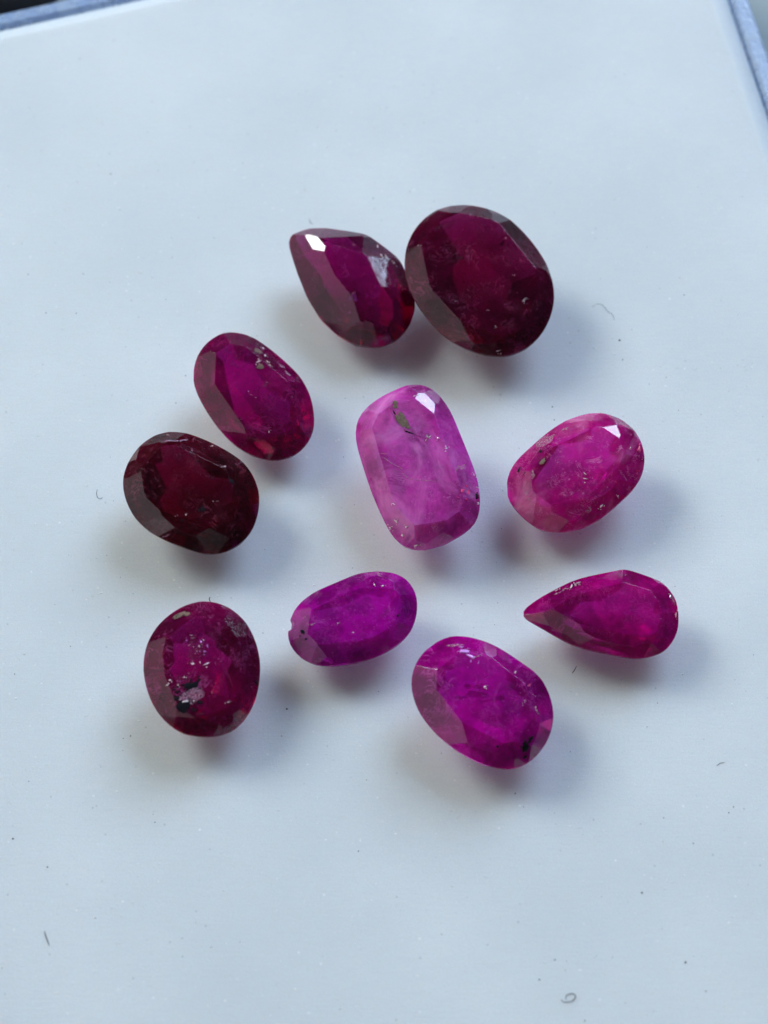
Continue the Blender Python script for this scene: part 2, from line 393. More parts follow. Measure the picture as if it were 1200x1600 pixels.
GEMS = {
 'pear_top': {'loc': (-1.5851, 12.2119, 1.7674), 'tilt': (-1, -10), 'outline': [(-3.249, 2.526), (-3.091, 2.779), (-2.824, 2.94), (-2.527, 3.045), (-2.227, 3.111), (-1.922, 3.15), (-1.614, 3.168), (-1.308, 3.154), (-1.001, 3.11), (-0.695, 3.062), (-0.39, 3.01), (-0.086, 2.946), (0.218, 2.881), (0.52, 2.81), (0.803, 2.691), (1.063, 2.512), (1.315, 2.312), (1.563, 2.11), (1.805, 1.899), (2.044, 1.684), (2.27, 1.457), (2.452, 1.193), (2.591, 0.893), (2.716, 0.585), (2.838, 0.276), (2.951, -0.035), (3.037, -0.354), (3.101, -0.681), (3.147, -1.01), (3.145, -1.336), (3.085, -1.66), (2.987, -1.972), (2.852, -2.266), (2.687, -2.541), (2.493, -2.791), (2.268, -3.008), (2.017, -3.185), (1.743, -3.32), (1.455, -3.413), (1.157, -3.457), (0.856, -3.457), (0.555, -3.422), (0.257, -3.359), (-0.026, -3.254), (-0.293, -3.098), (-0.554, -2.925), (-0.807, -2.743), (-1.039, -2.53), (-1.257, -2.296), (-1.473, -2.058), (-1.673, -1.807), (-1.845, -1.532), (-2.009, -1.248), (-2.173, -0.964), (-2.323, -0.672), (-2.448, -0.365), (-2.563, -0.053), (-2.681, 0.259), (-2.797, 0.573), (-2.902, 0.891), (-2.999, 1.213), (-3.095, 1.535), (-3.187, 1.862), (-3.26, 2.2)], 'hc': 1.2, 'ca': 37, 'pa': 42, 'depth': 1.55, 'n': 8, 'sf': 0.95, 'seed': 351, 'cuts': [((-0.4072, 0.1084, 0.9069), 1.8085)], 'bites': [], 'incl': [('sparkle', (1.7305, 1.2856, 0.5149), (0.731, -0.606, -0.312), (0.532, 0.221, 0.818), 0.653, 0.078), ('sparkle', (2.1174, 1.0501, 0.3268), (0.715, -0.634, -0.294), (0.532, 0.221, 0.818), 0.261, 0.098), ('violet', (0.0157, -1.3237, 0.9406), (0.366, 0.785, 0.499), (-0.442, -0.326, 0.836), 0.98, 0.653), ('feather', (-0.0532, -1.1377, 1.168), (0.714, 0.437, 0.547), (-0.442, -0.326, 0.836), 0.523, 0.065), ('sparkle', (0.041, 1.8154, 0.8759), (0.987, -0.07, -0.144), (0.158, 0.546, 0.823), 0.098, 0.098), ('feather', (-0.9714, -1.7774, 0.4214), (0.251, -0.939, -0.233), (-0.442, -0.326, 0.836), 0.294, 0.065)]},  # its large violet chip paints a lilac reflection inside the stone
 'big': {'loc': (4.8189, 11.9782, 2.4748), 'tilt': (3, -11), 'outline': [(-3.776, 1.052), (-3.733, 1.453), (-3.644, 1.846), (-3.509, 2.225), (-3.331, 2.585), (-3.115, 2.922), (-2.863, 3.229), (-2.579, 3.499), (-2.264, 3.725), (-1.925, 3.901), (-1.568, 4.028), (-1.2, 4.105), (-0.827, 4.136), (-0.453, 4.127), (-0.082, 4.082), (0.283, 4.004), (0.638, 3.891), (0.98, 3.743), (1.308, 3.56), (1.618, 3.347), (1.912, 3.107), (2.189, 2.846), (2.448, 2.564), (2.687, 2.263), (2.903, 1.943), (3.097, 1.606), (3.271, 1.256), (3.426, 0.895), (3.559, 0.524), (3.664, 0.144), (3.732, -0.246), (3.758, -0.642), (3.739, -1.041), (3.677, -1.437), (3.575, -1.825), (3.435, -2.199), (3.258, -2.555), (3.045, -2.887), (2.799, -3.192), (2.522, -3.465), (2.218, -3.699), (1.89, -3.884), (1.543, -4.012), (1.184, -4.082), (0.819, -4.098), (0.455, -4.07), (0.094, -4.007), (-0.261, -3.915), (-0.606, -3.795), (-0.939, -3.645), (-1.256, -3.463), (-1.557, -3.25), (-1.842, -3.012), (-2.115, -2.755), (-2.376, -2.483), (-2.623, -2.197), (-2.851, -1.894), (-3.058, -1.573), (-3.243, -1.234), (-3.406, -0.881), (-3.546, -0.514), (-3.657, -0.136), (-3.734, 0.252), (-3.775, 0.65)], 'hc': 0.72, 'ca': 38, 'pa': 44, 'depth': 2.2, 'n': 10, 'sf': 0.97, 'seed': 307, 'cuts': [], 'bites': [], 'incl': [('sparkle', (2.2219, -1.2628, 0.69), (0.794, 0.608, 0.0), (0.0, 0.0, 1.0), 0.357, 0.195), ('sparkle', (1.6984, 0.0147, 0.69), (0.521, 0.854, 0.0), (0.0, 0.0, 1.0), 0.13, 0.097), ('crystal', (1.2702, -3.5692, 0.4497), (0.507, 0.666, 0.548), (0.083, -0.67, 0.738), 0.292, 0.227), ('crystal', (1.1136, 1.7222, 0.66), (0.674, 0.739, 0.0), (0.0, 0.0, 1.0), 0.325, 0.162), ('sparkle', (1.281, 2.0442, 0.69), (0.524, 0.852, 0.0), (0.0, 0.0, 1.0), 0.195, 0.065), ('feather', (-1.8548, 2.6752, 0.66), (0.889, 0.458, 0.0), (0.0, 0.0, 1.0), 1.105, 0.585), ('feather', (-1.6405, 1.2683, 0.57), (0.947, -0.321, -0.0), (0.0, 0.0, 1.0), 0.845, 0.39), ('sparkle', (0.3169, -1.8949, 0.69), (1.0, -0.018, 0.0), (0.0, 0.0, 1.0), 0.097, 0.065), ('sparkle', (0.7194, -2.8175, 0.69), (0.518, 0.856, 0.0), (0.0, 0.0, 1.0), 0.162, 0.065), ('sparkle', (-1.28, -1.4462, 0.69), (1.0, -0.013, 0.0), (0.0, 0.0, 1.0), 0.13, 0.065), ('sparkle', (0.8425, -3.886, 0.2506), (0.952, 0.271, 0.14), (0.083, -0.67, 0.738), 0.39, 0.097), ('stain', (-0.9984, 0.9323, 0.62), (1.0, -0.014, 0.0), (0.0, 0.0, 1.0), 0.39, 0.26)]},
 'oval_left': {'loc': (-6.4123, 5.4662, 1.8301), 'tilt': (3, -11), 'outline': [(-3.001, 1.318), (-2.96, 1.631), (-2.878, 1.934), (-2.757, 2.221), (-2.601, 2.489), (-2.413, 2.735), (-2.197, 2.953), (-1.957, 3.137), (-1.694, 3.278), (-1.413, 3.368), (-1.122, 3.403), (-0.829, 3.384), (-0.541, 3.315), (-0.262, 3.205), (0.005, 3.066), (0.263, 2.906), (0.512, 2.732), (0.754, 2.547), (0.99, 2.354), (1.221, 2.154), (1.446, 1.948), (1.666, 1.735), (1.878, 1.514), (2.08, 1.283), (2.267, 1.039), (2.437, 0.782), (2.586, 0.51), (2.711, 0.226), (2.809, -0.069), (2.885, -0.373), (2.939, -0.683), (2.971, -0.996), (2.978, -1.309), (2.948, -1.617), (2.875, -1.916), (2.756, -2.199), (2.597, -2.46), (2.402, -2.694), (2.179, -2.894), (1.931, -3.055), (1.663, -3.175), (1.382, -3.253), (1.093, -3.287), (0.803, -3.28), (0.515, -3.235), (0.233, -3.158), (-0.042, -3.053), (-0.308, -2.923), (-0.562, -2.772), (-0.804, -2.599), (-1.034, -2.407), (-1.25, -2.198), (-1.455, -1.975), (-1.649, -1.741), (-1.835, -1.498), (-2.014, -1.249), (-2.186, -0.994), (-2.35, -0.734), (-2.506, -0.466), (-2.651, -0.191), (-2.78, 0.093), (-2.887, 0.387), (-2.963, 0.691), (-3.002, 1.003)], 'hc': 0.75, 'ca': 39, 'pa': 44, 'depth': 1.55, 'n': 9, 'sf': 0.97, 'seed': 32, 'cuts': [], 'bites': [], 'incl': [('stain', (0.118, 2.2743, 0.5028), (0.844, -0.519, -0.131), (0.407, 0.464, 0.786), 0.443, 0.348), ('sparkle', (0.1707, 1.5465, 0.762), (0.91, 0.415, 0.0), (-0.0, 0.0, 1.0), 0.38, 0.158), ('stain', (0.3011, 1.2787, 0.73), (0.99, -0.142, 0.0), (-0.0, 0.0, 1.0), 0.443, 0.253), ('sparkle', (0.5146, 2.0032, 0.4981), (0.913, -0.193, -0.359), (0.407, 0.464, 0.786), 0.158, 0.127), ('sparkle', (0.6462, 1.6423, 0.643), (0.873, -0.451, -0.186), (0.407, 0.464, 0.786), 0.158, 0.127), ('sparkle', (0.7755, 1.415, 0.7103), (0.747, -0.664, 0.005), (0.407, 0.464, 0.786), 0.158, 0.095), ('sparkle', (0.4118, 2.5093, 0.2525), (0.913, -0.192, -0.359), (0.407, 0.464, 0.786), 0.127, 0.095), ('feather', (1.0055, 1.8688, 0.2699), (0.823, -0.56, -0.096), (0.407, 0.464, 0.786), 1.139, 0.443), ('feather', (1.3434, 1.5391, 0.3429), (0.8, -0.597, -0.062), (0.407, 0.464, 0.786), 0.443, 0.253), ('feather', (1.6321, 1.1374, 0.4307), (0.798, -0.599, -0.06), (0.407, 0.464, 0.786), 0.506, 0.222), ('feather', (1.8748, 0.7569, 0.4889), (0.797, -0.601, -0.058), (0.407, 0.464, 0.786), 0.316, 0.222), ('sparkle', (-0.1753, -0.1443, 0.72), (0.99, -0.142, 0.0), (-0.0, 0.0, 1.0), 0.475, 0.079), ('sparkle', (0.7223, 0.4782, 0.7), (0.974, -0.224, 0.0), (-0.0, 0.0, 1.0), 0.57, 0.063), ('feather', (-1.3403, 0.2347, 0.7), (0.99, -0.138, 0.0), (-0.0, 0.0, 1.0), 0.316, 0.095), ('sparkle', (-0.5875, -1.4545, 0.7), (0.99, -0.142, 0.0), (-0.0, 0.0, 1.0), 0.19, 0.047), ('sparkle', (0.8238, -1.992, 0.7), (1.0, 0.017, 0.0), (-0.0, 0.0, 1.0), 0.316, 0.047), ('crystal', (2.4439, -2.0201, 0.3727), (0.787, -0.304, -0.537), (0.383, -0.443, 0.811), 0.19, 0.095)]},
 'dark': {'loc': (-9.2371, -0.0669, 1.9766), 'tilt': (2, -11), 'outline': [(-3.299, 0.622), (-3.263, 0.934), (-3.183, 1.238), (-3.068, 1.532), (-2.925, 1.813), (-2.759, 2.079), (-2.57, 2.326), (-2.357, 2.547), (-2.117, 2.736), (-1.854, 2.887), (-1.573, 2.997), (-1.278, 3.067), (-0.977, 3.097), (-0.674, 3.089), (-0.372, 3.048), (-0.074, 2.978), (0.218, 2.886), (0.506, 2.776), (0.789, 2.653), (1.067, 2.517), (1.339, 2.37), (1.606, 2.21), (1.865, 2.038), (2.114, 1.852), (2.351, 1.648), (2.57, 1.424), (2.765, 1.178), (2.931, 0.91), (3.064, 0.623), (3.161, 0.321), (3.221, 0.009), (3.246, -0.308), (3.238, -0.625), (3.201, -0.941), (3.136, -1.25), (3.041, -1.548), (2.914, -1.832), (2.754, -2.096), (2.564, -2.335), (2.345, -2.546), (2.101, -2.724), (1.837, -2.867), (1.557, -2.97), (1.267, -3.03), (0.971, -3.046), (0.674, -3.021), (0.379, -2.964), (0.088, -2.882), (-0.198, -2.786), (-0.483, -2.68), (-0.765, -2.569), (-1.044, -2.451), (-1.319, -2.322), (-1.588, -2.178), (-1.848, -2.016), (-2.098, -1.836), (-2.333, -1.635), (-2.547, -1.412), (-2.738, -1.166), (-2.903, -0.899), (-3.042, -0.614), (-3.155, -0.316), (-3.239, -0.008), (-3.29, 0.306)], 'hc': 0.8, 'ca': 38, 'pa': 44, 'depth': 1.75, 'n': 9, 'sf': 0.95, 'seed': 126, 'cuts': [], 'bites': [], 'incl': [('crystal', (1.9207, 0.3602, 0.769), (0.83, -0.114, -0.546), (0.557, 0.219, 0.801), 0.339, 0.247), ('crystal', (0.594, -1.0389, 0.77), (0.982, 0.19, 0.0), (-0.0, 0.0, 1.0), 0.432, 0.278), ('crystal', (-0.2421, -1.5599, 0.75), (1.0, 0.027, 0.0), (-0.0, 0.0, 1.0), 0.309, 0.216), ('sparkle', (1.5797, 1.1398, 0.7122), (0.73, 0.43, -0.531), (0.267, 0.536, 0.801), 0.154, 0.093), ('sparkle', (1.2535, -0.6466, 0.77), (1.0, 0.023, 0.0), (-0.0, 0.0, 1.0), 0.185, 0.093), ('sparkle', (-0.2179, -1.3361, 0.77), (1.0, 0.027, 0.0), (-0.0, 0.0, 1.0), 0.123, 0.123), ('sparkle', (-0.6973, -1.4257, 0.7644), (0.687, 0.66, 0.303), (-0.116, -0.312, 0.943), 0.154, 0.062), ('feather', (-0.8767, 2.4273, 0.6705), (0.894, 0.173, -0.414), (0.267, 0.536, 0.801), 1.543, 0.077), ('feather', (-0.4518, 1.6268, 0.74), (0.986, -0.169, 0.0), (-0.0, 0.0, 1.0), 1.852, 0.309), ('feather', (0.7041, 0.668, 0.72), (0.962, -0.272, 0.0), (-0.0, 0.0, 1.0), 1.234, 0.278), ('feather', (-0.0471, 2.0341, 0.492), (0.951, -0.279, -0.131), (0.267, 0.536, 0.801), 1.42, 0.37), ('sparkle', (0.9142, 2.3938, 0.0956), (0.963, -0.113, -0.246), (0.267, 0.536, 0.801), 0.154, 0.062), ('crystal', (-1.5485, -1.7564, 0.3142), (0.814, -0.579, -0.042), (-0.343, -0.538, 0.77), 0.679, 0.37), ('feather', (-1.2007, -2.2438, 0.1893), (0.821, 0.233, 0.521), (-0.289, -0.618, 0.731), 0.494, 0.123), ('sparkle', (-1.2536, 2.8525, 0.3), (0.979, 0.172, 0.108), (-0.194, 0.634, 0.749), 0.123, 0.062)]},
 'cushion': {'loc': (1.6512, 1.1903, 2.2167), 'tilt': (-2, -12), 'outline': [(-3.014, 1.66), (-3.003, 2.02), (-2.932, 2.367), (-2.794, 2.688), (-2.594, 2.971), (-2.347, 3.218), (-2.069, 3.433), (-1.776, 3.627), (-1.474, 3.804), (-1.164, 3.964), (-0.843, 4.102), (-0.511, 4.203), (-0.171, 4.251), (0.164, 4.228), (0.481, 4.122), (0.768, 3.938), (1.023, 3.693), (1.245, 3.41), (1.439, 3.104), (1.608, 2.786), (1.756, 2.459), (1.889, 2.124), (2.016, 1.787), (2.142, 1.45), (2.269, 1.115), (2.396, 0.78), (2.519, 0.444), (2.635, 0.107), (2.739, -0.235), (2.825, -0.58), (2.891, -0.929), (2.934, -1.284), (2.952, -1.641), (2.938, -1.998), (2.878, -2.344), (2.761, -2.664), (2.579, -2.947), (2.341, -3.187), (2.064, -3.39), (1.768, -3.566), (1.463, -3.721), (1.151, -3.86), (0.832, -3.979), (0.504, -4.07), (0.171, -4.118), (-0.16, -4.104), (-0.476, -4.016), (-0.767, -3.855), (-1.024, -3.631), (-1.245, -3.362), (-1.434, -3.067), (-1.598, -2.755), (-1.749, -2.436), (-1.891, -2.112), (-2.028, -1.784), (-2.157, -1.454), (-2.278, -1.119), (-2.393, -0.781), (-2.502, -0.441), (-2.609, -0.098), (-2.714, 0.245), (-2.815, 0.591), (-2.906, 0.942), (-2.977, 1.298)], 'hc': 0.9, 'ca': 46, 'pa': 46, 'depth': 1.75, 'n': 8, 'sf': 0.3, 'seed': 370, 'cuts': [((0.2954, 0.3322, 0.8958), 1.8524)], 'bites': [], 'incl': [('stain', (-1.0648, 2.8818, 0.88), (0.351, -0.937, 0.0), (-0.0, 0.0, 1.0), 0.401, 0.309), ('stain', (-0.7272, 2.0608, 0.88), (0.482, -0.876, 0.0), (-0.0, 0.0, 1.0), 0.988, 0.463), ('crystal', (-1.1271, 2.5227, 0.88), (0.515, -0.857, 0.0), (-0.0, 0.0, 1.0), 0.309, 0.123), ('crystal', (-0.4516, 1.5366, 0.88), (0.913, -0.408, 0.0), (-0.0, 0.0, 1.0), 0.432, 0.123), ('feather', (0.2292, 2.4079, 0.78), (0.83, -0.557, 0.0), (-0.0, 0.0, 1.0), 2.037, 1.05), ('feather', (1.1431, 1.0307, 0.7), (0.432, -0.902, 0.0), (-0.0, 0.0, 1.0), 1.544, 0.494), ('sparkle', (0.5305, 1.2325, 0.912), (0.912, -0.41, 0.0), (-0.0, 0.0, 1.0), 0.34, 0.123), ('sparkle', (0.9601, 1.195, 0.912), (1.0, -0.008, 0.0), (-0.0, 0.0, 1.0), 0.154, 0.123), ('crystal', (0.1008, 1.3026, 0.88), (0.932, -0.363, 0.0), (-0.0, 0.0, 1.0), 0.679, 0.077), ('stain', (1.1426, 0.9659, 0.85), (0.943, -0.334, 0.0), (-0.0, 0.0, 1.0), 0.432, 0.247), ('feather', (-1.253, -0.0402, 0.912), (0.83, -0.558, 0.0), (-0.0, 0.0, 1.0), 1.235, 0.056), ('feather', (-0.6114, -0.6267, 0.912), (0.778, -0.629, 0.0), (-0.0, 0.0, 1.0), 0.556, 0.062), ('feather', (0.2127, -0.8928, 0.912), (0.99, -0.138, 0.0), (-0.0, 0.0, 1.0), 1.42, 0.068), ('feather', (-1.6207, 0.4483, 0.912), (1.0, -0.0, 0.0), (-0.0, 0.0, 1.0), 0.37, 0.093), ('feather', (0.9816, -0.0981, 0.78), (0.988, 0.157, 0.0), (-0.0, 0.0, 1.0), 0.432, 0.926), ('feather', (1.7432, -0.4285, 0.84), (0.918, 0.396, 0.0), (-0.0, 0.0, 1.0), 1.235, 0.185), ('fire', (2.3978, -1.4395, 0.6135), (0.756, -0.206, -0.621), (0.654, 0.221, 0.723), 0.401, 0.556), ('fire', (2.0595, -2.1127, 0.8617), (0.751, 0.235, -0.617), (0.66, -0.281, 0.696), 0.309, 0.247), ('fire', (2.5448, -2.332, 0.313), (0.751, 0.235, -0.617), (0.66, -0.281, 0.696), 0.185, 0.278), ('fire', (2.2951, -1.8402, 0.7915), (0.751, 0.235, -0.617), (0.66, -0.281, 0.696), 0.37, 0.123), ('fire', (1.9169, -1.4241, 0.88), (1.0, -0.01, 0.0), (-0.0, 0.0, 1.0), 0.093, 0.37), ('fire', (1.9131, -1.8072, 0.88), (1.0, -0.01, 0.0), (-0.0, 0.0, 1.0), 0.093, 0.247), ('crystal', (2.789, -1.4987, 0.2637), (0.756, -0.208, -0.62), (0.654, 0.221, 0.723), 0.216, 0.401), ('sparkle', (2.7014, -0.3823, 0.046), (0.064, 0.937, -0.344), (0.654, 0.221, 0.723), 0.154, 0.185), ('sparkle', (2.8467, -1.0533, 0.1196), (0.066, 0.936, -0.346), (0.654, 0.221, 0.723), 0.123, 0.154), ('sparkle', (2.8688, -1.8588, 0.213), (0.603, 0.14, -0.786), (0.798, -0.119, 0.591), 0.154, 0.123), ('sparkle', (-1.2057, -2.025, 0.7835), (0.685, -0.622, 0.38), (-0.645, -0.275, 0.713), 0.34, 0.093), ('sparkle', (-1.0612, -2.8353, 0.5016), (0.765, -0.627, 0.146), (-0.509, -0.449, 0.735), 0.34, 0.123), ('sparkle', (-1.3461, -3.0254, 0.1883), (0.604, -0.794, -0.067), (-0.509, -0.449, 0.735), 0.278, 0.123), ('sparkle', (-0.5701, -3.1408, 0.655), (0.59, 0.44, 0.677), (-0.509, -0.449, 0.735), 0.247, 0.123), ('sparkle', (-0.7623, -3.4555, 0.3298), (0.309, 0.702, 0.642), (-0.509, -0.449, 0.735), 0.154, 0.185), ('sparkle', (-0.1198, -3.9602, 0.2803), (0.908, 0.186, 0.375), (-0.08, -0.801, 0.593), 0.278, 0.093), ('feather', (0.2354, -2.4261, 0.85), (0.785, 0.62, 0.0), (-0.0, 0.0, 1.0), 0.617, 0.247), ('sparkle', (-0.1663, 3.3812, 0.7834), (0.987, -0.05, 0.15), (-0.109, 0.466, 0.878), 0.432, 0.185), ('crystal', (-1.8676, 2.4665, 0.65), (0.916, 0.401, 0.0), (-0.0, 0.0, 1.0), 0.432, 0.185), ('feather', (-1.6207, 1.8761, 0.75), (0.879, 0.476, 0.0), (-0.0, 0.0, 1.0), 1.358, 0.37), ('sparkle', (1.3727, 0.7042, 0.8722), (0.577, 0.472, -0.667), (0.654, 0.221, 0.723), 0.278, 0.123)]},
 'pink_oval': {'loc': (9.3048, 1.1327, 1.8128), 'tilt': (-1, -9), 'outline': [(-3.384, -0.66), (-3.345, -0.347), (-3.257, -0.042), (-3.127, 0.246), (-2.963, 0.515), (-2.771, 0.762), (-2.559, 0.992), (-2.335, 1.21), (-2.106, 1.423), (-1.875, 1.634), (-1.642, 1.843), (-1.406, 2.047), (-1.163, 2.242), (-0.911, 2.425), (-0.65, 2.59), (-0.379, 2.737), (-0.1, 2.864), (0.187, 2.969), (0.481, 3.05), (0.778, 3.101), (1.077, 3.115), (1.374, 3.089), (1.665, 3.022), (1.946, 2.917), (2.213, 2.776), (2.461, 2.603), (2.686, 2.397), (2.882, 2.161), (3.044, 1.898), (3.168, 1.612), (3.253, 1.308), (3.299, 0.992), (3.306, 0.672), (3.274, 0.354), (3.201, 0.044), (3.087, -0.252), (2.936, -0.529), (2.754, -0.787), (2.552, -1.026), (2.336, -1.253), (2.112, -1.47), (1.885, -1.681), (1.654, -1.887), (1.419, -2.087), (1.177, -2.276), (0.927, -2.451), (0.667, -2.605), (0.396, -2.735), (0.115, -2.84), (-0.172, -2.92), (-0.464, -2.977), (-0.759, -3.013), (-1.055, -3.022), (-1.347, -2.997), (-1.631, -2.931), (-1.901, -2.821), (-2.154, -2.669), (-2.39, -2.485), (-2.612, -2.278), (-2.819, -2.054), (-3.009, -1.813), (-3.172, -1.553), (-3.295, -1.272), (-3.368, -0.972)], 'hc': 0.85, 'ca': 39, 'pa': 44, 'depth': 1.7, 'n': 9, 'sf': 0.95, 'seed': 257, 'cuts': [((0.2215, 0.3025, 0.9271), 1.6907)], 'bites': [], 'incl': [('crystal', (-1.7481, 0.9148, 0.5939), (0.878, 0.165, 0.45), (-0.477, 0.386, 0.789), 0.218, 0.218), ('crystal', (-2.7755, 0.0766, 0.382), (0.823, -0.119, 0.556), (-0.477, 0.386, 0.789), 0.155, 0.435), ('crystal', (-2.5112, -0.2062, 0.6202), (0.732, 0.315, 0.605), (-0.625, -0.045, 0.779), 0.311, 0.093), ('crystal', (-2.1112, 0.3997, 0.5753), (0.194, -0.83, 0.523), (-0.477, 0.386, 0.789), 0.249, 0.124), ('sparkle', (0.2787, -0.5709, 0.83), (0.994, -0.114, -0.0), (0.0, 0.0, 1.0), 0.808, 0.124), ('crystal', (0.5735, -0.9334, 0.73), (0.927, 0.376, 0.0), (0.0, 0.0, 1.0), 1.056, 0.311), ('crystal', (-0.0018, -0.733, 0.8), (0.955, 0.297, 0.0), (0.0, 0.0, 1.0), 0.311, 0.093), ('fire', (2.1209, -0.1838, 0.653), (0.831, 0.107, -0.546), (0.556, -0.194, 0.808), 0.124, 0.186), ('fire', (1.8071, -0.6877, 0.6839), (0.834, -0.468, -0.292), (0.211, -0.22, 0.953), 0.249, 0.124), ('fire', (1.4264, -0.8307, 0.7142), (0.919, 0.378, -0.116), (0.211, -0.22, 0.953), 0.497, 0.155), ('fire', (3.084, 1.0517, 0.1755), (0.768, 0.287, -0.572), (0.565, 0.116, 0.817), 0.218, 0.559), ('fire', (2.7195, 0.4117, 0.3836), (0.755, 0.523, -0.395), (0.556, -0.194, 0.808), 0.186, 0.311), ('fire', (2.475, -0.1271, 0.4105), (0.814, 0.323, -0.483), (0.556, -0.194, 0.808), 0.249, 0.373), ('fire', (2.9182, -0.0929, 0.1507), (0.831, 0.106, -0.547), (0.556, -0.194, 0.808), 0.155, 0.249), ('fire', (2.0505, -0.9818, 0.3619), (0.862, 0.259, -0.435), (0.506, -0.426, 0.75), 0.186, 0.186), ('feather', (-1.5501, 1.5298, 0.3582), (0.849, 0.505, 0.156), (-0.43, 0.49, 0.758), 1.243, 0.684), ('feather', (-0.6222, 1.7265, 0.6213), (0.961, 0.255, 0.106), (-0.209, 0.42, 0.883), 1.119, 0.435), ('feather', (-2.3375, -0.4527, 0.7451), (0.448, 0.797, 0.405), (-0.625, -0.045, 0.779), 0.746, 0.559), ('sparkle', (2.6107, 1.0927, 0.5365), (0.823, -0.146, -0.549), (0.565, 0.116, 0.817), 0.093, 0.124), ('sparkle', (1.9232, -1.3083, 0.3322), (0.761, 0.648, 0.01), (0.444, -0.532, 0.721), 0.186, 0.093), ('sparkle', (1.1312, -1.8315, 0.4337), (0.763, 0.646, 0.007), (0.444, -0.532, 0.721), 0.249, 0.093), ('fire', (2.3412, -0.5651, 0.3358), (0.831, 0.107, -0.546), (0.556, -0.194, 0.808), 0.218, 0.28), ('feather', (-0.7512, 2.0777, 0.4155), (0.898, 0.314, 0.307), (-0.43, 0.49, 0.758), 1.056, 0.186), ('feather', (0.5658, 0.7785, 0.8), (0.991, 0.13, 0.0), (0.0, 0.0, 1.0), 0.932, 0.155), ('stain', (-1.7989, 0.4646, 0.7072), (0.423, -0.687, 0.591), (-0.477, 0.386, 0.789), 0.621, 0.435), ('feather', (-1.6921, -0.9839, 0.65), (0.925, 0.381, 0.0), (0.0, 0.0, 1.0), 1.864, 0.808), ('feather', (-1.2823, -2.3635, 0.5557), (0.885, -0.395, -0.246), (-0.084, -0.655, 0.751), 0.373, 0.684), ('feather', (0.0281, -2.3405, 0.5203), (0.815, 0.559, 0.153), (0.086, -0.378, 0.922), 1.429, 0.218), ('feather', (0.9423, -1.5577, 0.6263), (0.764, 0.638, 0.096), (0.338, -0.522, 0.783), 1.119, 0.249), ('feather', (0.4958, -2.4209, 0.294), (0.808, 0.587, 0.043), (0.338, -0.522, 0.783), 0.932, 0.186), ('feather', (1.5902, -0.8586, 0.7135), (0.792, 0.609, -0.035), (0.211, -0.22, 0.953), 0.684, 0.056)]},
